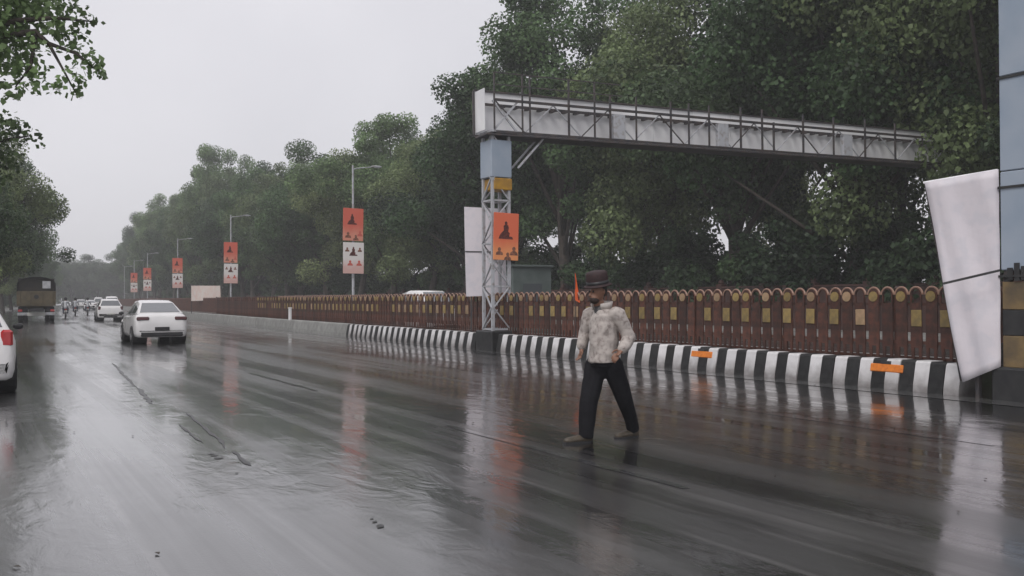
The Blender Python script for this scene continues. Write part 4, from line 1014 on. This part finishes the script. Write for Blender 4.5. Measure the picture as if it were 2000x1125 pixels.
# shoes
def shoe(heel, toe):
    m = MB(); d = (toe - heel).normalized()
    chain(m, [heel + Vector((0, 0, .045)), heel.lerp(toe, .45) + Vector((0, 0, .042)), toe + Vector((0, 0, .030))], [(.050, .048), (.054, .042), (.042, .034)])
    chain(m, [heel + Vector((0, 0, .05)), heel + d * .05 + Vector((0, 0, .085))], [.042, .038])
    me = remesh(m, .009, 3); me.materials.append(MT['shoe']); s_ = link('shoe', me, man)
    so_ = MB(); side = d.cross(Vector((0, 0, 1))).normalized(); pts = []
    for f, w in ((-.15, .02), (0, .038), (.3, .043), (.6, .05), (.9, .046), (1.08, .03), (1.15, .01)): pts.append((f, w))
    L = (toe - heel); lp = [heel + L * f + side * w for f, w in pts] + [heel + L * f - side * w for f, w in reversed(pts)]
    k = len(lp); so_.add([p + Vector((0, 0, .0)) for p in lp] + [p + Vector((0, 0, .022)) for p in lp], [tuple(range(k)), tuple(range(2 * k - 1, k - 1, -1))] + [(i, i + k, (i + 1) % k + k, (i + 1) % k) for i in range(k)])
    so_.build('sole', MT['black_plastic'], s_)
hR = anR + Vector((.03, .03, 0)); hR.z = 0; tR = hR + Vector((-.225, -.15, 0)); shoe(hR, tR)
hL = anL + Vector((.02, .03, 0)); hL.z = .0; tL = hL + Vector((-.19, -.16, 0)); shoe(hL, tL)
# hat: round crown, short brim
ht = MB(); hz = Matrix.Translation(J(1167.5, 557, -.07)) @ Euler((R(9), R(-7), 0)).to_matrix().to_4x4()
prof = [(.0, .143), (.06, .142), (.098, .134), (.114, .112), (.116, .06), (.118, .012), (.122, .0), (.150, -.010), (.151, -.018), (.118, -.012), (.100, -.010)]
vs = []; n_ = 24
for r_, z in prof:
    for j in range(n_): a = 2 * math.pi * j / n_; vs.append((r_ * math.cos(a), r_ * math.sin(a) * 1.05, z))
ht.add(vs, [(i * n_ + j, i * n_ + (j + 1) % n_, (i + 1) * n_ + (j + 1) % n_, (i + 1) * n_ + j) for i in range(len(prof) - 1) for j in range(n_)], hz)
ho = ht.build('hat', MT['hat'], man, smooth=True)
band = MB(); vs = []
for r_, z in ((.119, .006), (.121, .008), (.1195, .04), (.117, .04)):
    for j in range(n_): a = 2 * math.pi * j / n_; vs.append((r_ * math.cos(a), r_ * math.sin(a) * 1.05, z))
band.add(vs, [(i * n_ + j, i * n_ + (j + 1) % n_, ((i + 1) % 4) * n_ + (j + 1) % n_, ((i + 1) % 4) * n_ + j) for i in range(4) for j in range(n_)], hz); band.build('hat_band', MT['black_plastic'], ho, smooth=True)
hr = MB().ball(hd + Vector((.022, .022, .02)), (.083, .095, .105), 14).build('hair', MT['hair'], man, smooth=True)
MB().ball(hd + Vector((-.030, -.027, -.088)), (.056, .064, .050), 14).build('beard', MT['beard'], man, smooth=True)
for q in (-1, 1): MB().ball(hd + fdir * .088 + fs_ * q * .032 + Vector((0, 0, .02)), .012, 8).build('eye', MT['black_plastic'], man, smooth=True)

# ------------------------------------------------------------------ marks on the road
def worn_line(off0, off1, s0, s1, w, z, material, name, label=None):
    m = MB(); ss = np.arange(s0, s1, .35); vs = []; fs = []; r_ = random.Random(int(s0 * 10 + off0 * 7))
    for i, s in enumerate(ss):
        o = off0 + (off1 - off0) * i / max(1, len(ss) - 1)
        for sg in (-1, 1): vs.append(tuple(K(float(s), o + sg * (w / 2 + r_.uniform(-.025, .02)), z)))
    for i in range(len(ss) - 1): fs.append((i * 2, i * 2 + 1, i * 2 + 3, i * 2 + 2))
    o = m.add(vs, fs).build(name, material); tag(o, kind='structure'); return o
for o in (-3.9, -7.9):
    for s in np.arange(-12, 120, 9.0): worn_line(o, o, s, s + 4.4, .09, .004, MT['worn_paint'], 'lane_marking')
def seam(pts, w, name='tar_seam'):
    m = MB(); vs = []; fs = []; P = [ground(x, y, .0045) for x, y in pts]; Q = []
    for a, b in zip(P, P[1:]):
        n = max(2, int((b - a).length / .12)); Q += [a.lerp(b, k / n) for k in range(n)]
    r_ = random.Random(len(Q)); wob = 0
    for i, p in enumerate(Q):
        t = (Q[min(i + 1, len(Q) - 1)] - Q[max(0, i - 1)]).normalized(); sd_ = Vector((t.y, -t.x, 0)); wob = wob * .8 + r_.uniform(-.012, .012)
        e_ = i / max(1, len(Q) - 1); ww = w * r_.uniform(.25, 1.25) * min(1, 6 * e_ + .05, 6 * (1 - e_) + .05)
        for sg in (-1, 1): vs.append(tuple(p + sd_ * (sg * ww / 2 + wob)))
    for i in range(len(Q) - 1): fs.append((i * 2, i * 2 + 1, i * 2 + 3, i * 2 + 2))
    tag(m.add(vs, fs).build(name, MT['asphalt_seam']), kind='structure')
seam([(218, 708), (252, 742), (270, 760)], .07); seam([(268, 757), (300, 791)], .08); seam([(362, 804), (410, 843), (448, 880)], .05); seam([(452, 880), (492, 914)], .06); seam([(348, 828), (398, 868)], .04)
def blot(x, y, r, seed):
    c = ground(x, y, .005); r_ = random.Random(seed); n = 11; vs = []
    for k in range(n): a = 6.283 * k / n; q = r * r_.uniform(.5, 1.2); vs.append((c.x + q * math.cos(a), c.y + q * 1.5 * math.sin(a), .005))
    tag(MB().add(vs, [tuple(range(n))]).build('tar_patch', MT['asphalt_seam']), kind='structure')
for q, (x, y, r) in enumerate(((412, 886, .03), (419, 889, .035), (426, 894, .04), (462, 924, .02), (733, 1018, .02), (742, 1027, .028), (726, 1012, .014))): blot(x, y, r, q)
# fallen leaves and grit
rs = np.random.default_rng(5); n = 260; vv = []
for k in range(n):
    s = rs.uniform(-8, 40); o = rs.uniform(-14, -.3); p = np.array(K(float(s), float(o), .008)); a = rs.random() * 6.28; L = rs.uniform(.012, .035); c_, s_ = math.cos(a) * L, math.sin(a) * L
    vv += [p + (c_, s_, 0), p + (-s_ * .5, c_ * .5, .006), p + (-c_, -s_, 0), p + (s_ * .5, -c_ * .5, .006)]
lt = link('leaf_litter', leaf_mesh('leaf_litter', np.array(vv), MT['bark'])); tag(lt, 'scattered fallen leaves and grit lying on the wet road', 'leaf litter', kind='stuff')

# ------------------------------------------------------------------ haze
hz = MB().box((-65, 205, 14.6), (532, 532, 31.4)).build('haze', MT['glass']); tag(hz, kind='stuff')
hm = bpy.data.materials.new('haze_air'); hm.use_nodes = True; N = hm.node_tree.nodes; N.clear()
vo = N.new('ShaderNodeVolumePrincipled'); vo.inputs['Color'].default_value = (.97, .98, 1.0, 1); vo.inputs['Density'].default_value = .0012; vo.inputs['Anisotropy'].default_value = .0
oo = N.new('ShaderNodeOutputMaterial'); hm.node_tree.links.new(vo.outputs[0], oo.inputs['Volume']); hz.data.materials[0] = hm
